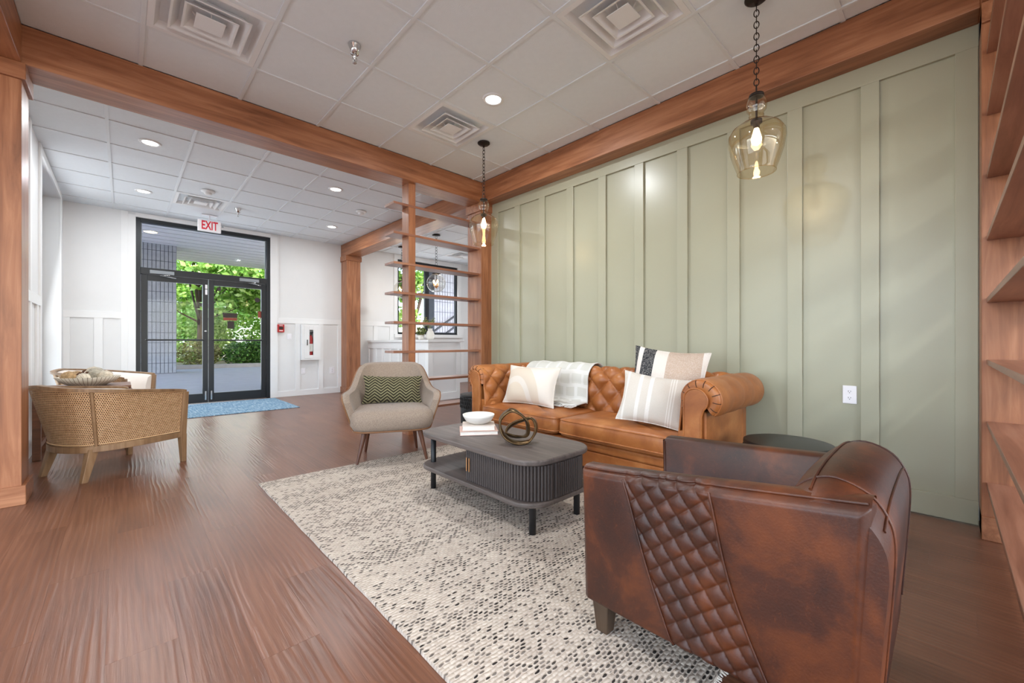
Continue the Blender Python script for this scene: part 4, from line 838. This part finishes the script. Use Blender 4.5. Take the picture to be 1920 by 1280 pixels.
# ------------------------------------------------------------------ cane tub chairs
def cane_chair(loc, rz, label):
    r = tag(empty('cane_tub_chair', loc, rz), label, 'armchair', 'cane tub chairs')
    N = 60
    cb_ = catmull([(-.345, -.285, 0), (-.335, -.05, 0), (-.30, .16, 0), (-.20, .30, 0), (0, .345, 0), (.20, .30, 0), (.30, .16, 0), (.335, -.05, 0), (.345, -.285, 0)], N)
    ctp = catmull([(-.36, -.30, 0), (-.375, -.05, 0), (-.37, .20, 0), (-.26, .385, 0), (0, .445, 0), (.26, .385, 0), (.37, .20, 0), (.375, -.05, 0), (.36, -.30, 0)], N)
    zt = lambda i: .605+.10*(1-abs(i-N/2)/(N/2))**.8; z0 = .255
    def P(i, v, ins=0):
        a, b = cb_[i], ctp[i]; x = a.x+(b.x-a.x)*v; y = a.y+(b.y-a.y)*v; n_ = Vector((x, y+.05, 0)).normalized(); return Vector((x-n_.x*ins, y-n_.y*ins, z0+(zt(i)-z0)*v))
    L = [0]
    for i in range(N): L.append(L[-1]+(ctp[i+1]-ctp[i]).length)
    nz = 10; CUT = [0, 19, 41, 60]
    for a, b in zip(CUT[:-1], CUT[1:]):
        rows = [[P(i, k/nz) for i in range(a, b+1)] for k in range(nz+1)]; uv = [[(L[i], (zt(i)-z0)*k/nz) for i in range(a, b+1)] for k in range(nz+1)]
        MB().loft(rows, uv=uv).obj('cane_panel', 'cane', r, True)
        e = [P(i, .03, -.004) for i in range(a, b+1)]+[P(b, k/nz, -.004) for k in range(1, nz)]+[P(i, .965, -.004) for i in range(b, a-1, -1)]+[P(a, k/nz, -.004) for k in range(nz-1, 0, -1)]
        MB().tube(e, .0045, 5, True).obj('cane_bead', 'cane_edge', r, True)
    MB().loft([[P(i, k/nz, .022) for i in range(N+1)] for k in range(nz+1)]).obj('gap_shade', 'deep_brown', r, True)  # dark sheet standing in for shade in the gap behind the cane
    rows = [[P(i, v, ins) for i in range(N+1)] for v, ins in ((.0, .028), (.2, .075), (.6, .085), (.9, .065), (.98, .03))]; mb = MB().loft(rows)
    for e in (0, N): mb.loft([[q[e] for q in rows], [P(e, v, .004) for v in (0, .2, .6, .9, .98)]])
    mb.obj('inner_upholstery', 'upholstery_white', r, True)
    def rail(v, h, t, nm):
        rows = []
        for i in range(N+1):
            p = P(i, v, 0); n_ = Vector((p.x, p.y+.05, 0)).normalized(); rows.append([p+n_*dx+Vector((0, 0, dz)) for dx, dz in ((t*.5, -h/2), (t*.5, h/2), (-t*.7, h/2), (-t*.7, -h/2))])
        mb = MB().loft(rows, cu=True); mb.cap(rows[0][::-1]); mb.cap(rows[-1]); mb.obj(nm, 'chair_oak', r, bevel=.003)
    rail(1, .024, .034, 'top_rail'); rail(-.055, .045, .036, 'bottom_rail')
    for i in (19, 41): MB().tube([P(i, k/6, -.003) for k in range(7)], .012, 6).obj('back_post', 'chair_oak', r)
    for s in (-1, 1):
        mb = MB(); mb.taper((s*.345, -.30, 0), (s*.345, -.29, .24), .017, .024); mb.obj('leg', 'chair_oak', r, bevel=.003); MB().taper((s*.345, -.29, .235), (s*.36, -.305, .60), .022, .02).obj('front_post', 'chair_oak', r, bevel=.003)
        MB().taper((s*.245, .315, 0), (s*.225, .255, .235), .018, .03).obj('leg', 'chair_oak', r, bevel=.003)
    MB().box((-.33, -.32, .215), (.33, -.28, .26)).obj('front_rail', 'chair_oak', r, bevel=.003)
    rows = []
    for f, z in ((.02, .262), (.95, .262), (1, .29), (1, .39), (.95, .42), (.02, .435)):
        rows.append([(.262*f*math.copysign(abs(cos(t))**.35, cos(t)), -.045+.255*f*math.copysign(abs(sin(t))**.45, sin(t)), z) for t in [2*pi*k/40 for k in range(40)]])
    MB().loft(rows, cu=True).obj('seat_cushion', 'upholstery_white', r, True)
    return r
cane_chair((-.05, 4.68, 0), radians(119), 'woven cane tub chair in front, beside the left timber column'); cane_chair((-.12, 7.0, 0), radians(66.5), 'woven cane tub chair behind the bowl with white upholstered inside showing')
sd_ = tag(empty('side_table', (-.25, 5.62, 0)), 'low brown wooden table between the two cane chairs', 'side table')
box('tabletop', (-.31, -.24, .585), (.31, .24, .615), 'table_brown', sd_, .004)
for x in (-.29, .29):
    for y in (-.20, .20): box('leg', (x-.025, y-.025, 0), (x+.025, y+.025, .585), 'table_brown', sd_, .003)
box('apron', (-.27, -.205, .53), (.27, .205, .585), 'table_brown', sd_); box('stretcher', (-.29, -.18, .10), (-.27, .18, .14), 'table_brown', sd_)
bo = tag(empty('decor_bowl', (-.235, 5.60, .6155)), 'wide striped bowl of decorative balls on the table between the cane chairs', 'bowl'); MB().lathe([(.001, 0), (.12, 0), (.19, .04), (.225, .085), (.217, .085), (.18, .045), (.115, .012), (.001, .010)], 40).obj('bowl', 'bowl_stripe', bo, True)
for i, (x, y, z, rr, m, l) in enumerate(((-.12, -.06, .085, .058, 'ball_tan', 'tan woven ball at the left of the striped bowl'), (-.03, -.09, .075, .048, 'ball_cream', 'small cream ball in front in the striped bowl'), (.05, .02, .10, .066, 'ball_grey', 'large grey woven ball in the middle of the striped bowl'), (.115, -.06, .085, .055, 'ball_cream', 'cream woven ball at the right of the striped bowl'), (.03, .12, .11, .06, 'ball_cream', 'pale ball on top at the back of the striped bowl'), (-.08, .08, .08, .055, 'ball_tan', 'tan ball at the back left of the striped bowl'))):
    b = tag(empty('decorative_ball', (-.235+x, 5.60+y, .6155+z)), l, 'ball', 'balls in the striped bowl'); MB().sphere((0, 0, 0), rr, 20).obj('core', m, b, True)
    wm = MB()
    for k in range(5):
        ax = Matrix.Rotation(k*.63+i, 4, 'Z') @ Matrix.Rotation(.5+k*.5, 4, 'X'); wm.tube([ax @ Vector((rr*1.01*cos(2*pi*q/20), rr*1.01*sin(2*pi*q/20), 0)) for q in range(20)], .003, 4, True)
    wm.obj('woven_strand', m, b, True)
lf = tag(empty('dried_pod', (-.275, 5.52, .72)), 'small dark dried pod between the balls in the striped bowl', 'pod'); MB().tube([(-.04, 0, 0), (-.015, 0, .015), (.02, .01, .008), (.045, .0, .03)], [.004, .014, .012, .003], 7).tube([(0, 0, .005), (.01, .02, .035), (.03, .02, .05)], [.01, .009, .002], 6).obj('pod', 'dry_leaf', lf, True)

# ------------------------------------------------------------------ outdoors
struct(box('ground_drive', (-16, YD+.12, -.12), (40, 20.2, -.005), 'asphalt'), 'paved drive under the entrance canopy')
struct(box('kerb', (-16, 20.2, -.1), (40, 20.5, .15), 'kerb_stone'), 'pale kerb along the drive')
struct(box('ground_bed', (-20, 20.5, -.1), (45, 48, .10), 'soil'), 'planted ground beyond the kerb')
cp = struct(box('canopy_roof', (-3.2, YD+.12, 4.36), (8.2, 20.6, 4.7), 'mortar'), 'ribbed canopy soffit outside the entrance')
for i in range(22): y = YD+.3+i*.55; box('soffit_board', (-3.2, y, 4.30), (8.2, y+.49, 4.37), 'soffit', cp)
struct(box('fascia_wall', (-6, YD+.125, CEIL), (XR+.3, YD+.3, 4.33), 'soffit'), 'wall above the entrance')
def blocks(name, x0, x1, y, z0, z1, bw, bh, face, label, depth=.5):
    r = struct(empty(name, ((x0+x1)/2, y, z0)), label); cx = (x0+x1)/2; box('core', (x0-cx, .012, 0), (x1-cx, depth, z1-z0), 'mortar', r); m = MB(); nx = round((x1-x0)/bw); nz = round((z1-z0)/bh)
    for i in range(nx):
        for j in range(nz): m.box((x0-cx+i*bw+.008, 0, j*bh+.008), (x0-cx+(i+1)*bw-.008, .02, (j+1)*bh-.008))
    o = m.obj('block_facing', 'pillar_block', r); o['kind'] = 'stuff'
blocks('block_pillar', -.56, 1.33, 18.0, 0, 4.3, .105, .34, 0, 'grey stack bonded block pillar outside the left door', 1.0)
blocks('block_wing', 7.45, 12.07, 11.6, 0, 4.3, .105, .34, 0, 'grey block wing of the building outside the reception window')
hr = tag(empty('stair_handrail', (7.5, 11.35, 0)), 'dark sloping pipe handrail outside the reception window', 'handrail')
for dz in (0, -.36): MB().tube([(-.9, 0, .95+dz), (.8, 0, 2.05+dz)], .035, 8).obj('rail', 'rail_black', hr, True)
for x in (-.85, .75): MB().tube([(x, 0, -.005), (x, 0, .95+(x+.9)*.647)], .03, 8).obj('post', 'rail_black', hr, True)
for x, y, l in ((.25, 13.5, 'downlight in the canopy soffit at the upper left of the transom'), (.6, 16.2, 'downlight in the canopy soffit further out on the left'), (5.2, 17.5, 'downlight in the canopy soffit on the right')):
    r = tag(empty('canopy_downlight', (x, y, 4.30)), l, 'downlight', 'canopy lights'); MB().lathe([(.001, -.004), (.13, -.004), (.15, .0)], 20).obj('lens', 'bulb_glow', r, True); MB().lathe([(.15, .004), (.155, -.01), (.18, -.008), (.18, .004)], 20).obj('trim_ring', 'vent_white', r, True)
def tree(x, y, h, rad, mat, label, n=5200, size=.30, seed=1):
    R = random.Random(seed); r = tag(empty('tree', (x, y, .1 if y > 20.5 else -.005)), label, 'tree', 'trees beyond the drive'); m = MB(); tr = MB()
    tr.tube([(0, 0, 0), (.05, .02, h*.3), (-.05, 0, h*.55)], [.13, .10, .05], 8)
    for k in range(16):
        a = R.uniform(0, 6.28); q = R.uniform(.15, .85)*rad; c = (q*cos(a), q*sin(a)*.8, h*R.uniform(.28, .92)); s = rad*R.uniform(.35, .55); leaves(m, c, (s, s, s*.62), n//16, size, R, .35)
        tr.tube([(0, 0, h*.25), (c[0]*.5, c[1]*.5, c[2]*.8), c], [.05, .03, .012], 5)
    tr.obj('trunk', 'bark', r, True); o = m.obj('crown', mat, r); o['kind'] = 'stuff'
tree(2.6, 24.0, 7.5, 2.7, 'leaf_bright', 'bright green tree seen through the left door leaf', seed=1); tree(5.6, 24.5, 7.5, 2.8, 'leaf_bright', 'bright green tree seen through the right door leaf', seed=2)
tree(7.8, 28.0, 8.5, 3.2, 'leaf_dark', 'darker tree behind the bright ones at the right of the doors', seed=3); tree(3.2, 31.0, 6.0, 3.4, 'leaf_bright', 'distant pale tree behind the near trees', seed=4, size=.36)
tree(.4, 30.0, 6.5, 3.0, 'leaf_dark', 'distant tree mostly hidden by the block pillar', seed=8)
tree(9.2, 16.0, 6.5, 1.9, 'leaf_bright', 'bright tree outside the left pane of the reception window', seed=5, size=.22); tree(8.2, 15.0+5.5, 7.5, 2.6, 'leaf_dark', 'darker tree outside the reception window', seed=6)
tree(-7, 10.5, 7, 2.6, 'leaf_bright', 'tree outside the tall side window', seed=7)
def shrub(x, y, rx, rz, mat, label, seed, n=1500, size=.12):
    R = random.Random(seed); r = tag(empty('shrub', (x, y, .1)), label, 'shrub', 'shrubs along the kerb'); m = MB(); leaves(m, (0, 0, rz*.75), (rx, rx*.8, rz), n, size, R, .55); leaves(m, (rx*.3, 0, rz*1.0), (rx*.6, rx*.5, rz*.8), n//3, size, R, .3); o = m.obj('foliage', mat, r); o['kind'] = 'stuff'; MB().tube([(0, 0, 0), (0, 0, rz)], .03, 6).obj('stem', 'bark', r)
shrub(2.35, 21.6, .8, .6, 'leaf_dry', 'olive shrub beside the block pillar', 11); shrub(3.75, 21.4, .7, .55, 'leaf_hedge', 'clipped round green shrub behind the left door stile', 12); shrub(4.55, 21.3, .6, .6, 'leaf_hedge', 'clipped round green shrub right of the door meeting stile', 13)
shrub(6.0, 21.9, 1.0, .85, 'leaf_dry', 'loose olive shrub low in the right door pane', 14); shrub(7.3, 21.9, 1.0, .9, 'leaf_dry', 'loose shrub at the right edge of the right door pane', 15); shrub(5.5, 23.0, .9, .9, 'leaf_bright', 'light green shrub behind the clipped ones', 16)
for k, (x, y, rx, rz, mt, l) in enumerate(((2.6, 25.5, 1.5, 1.5, 'leaf_bright', 'tall light green bush under the left tree'), (5.2, 26.5, 1.8, 1.7, 'leaf_bright', 'tall light green bush under the right tree'), (8.4, 26.0, 1.9, 1.8, 'leaf_dark', 'tall dark bush at the right end of the planting'))): shrub(x, y, rx, rz, mt, l, 30+k, 2600, .2)
struct(box('wing_shade_slab', (8.2, YD+.12, 4.32), (13, 11.9, 4.6), 'soffit'), 'added slab shading the block wing')  # slab added overhead to keep light off the block wing
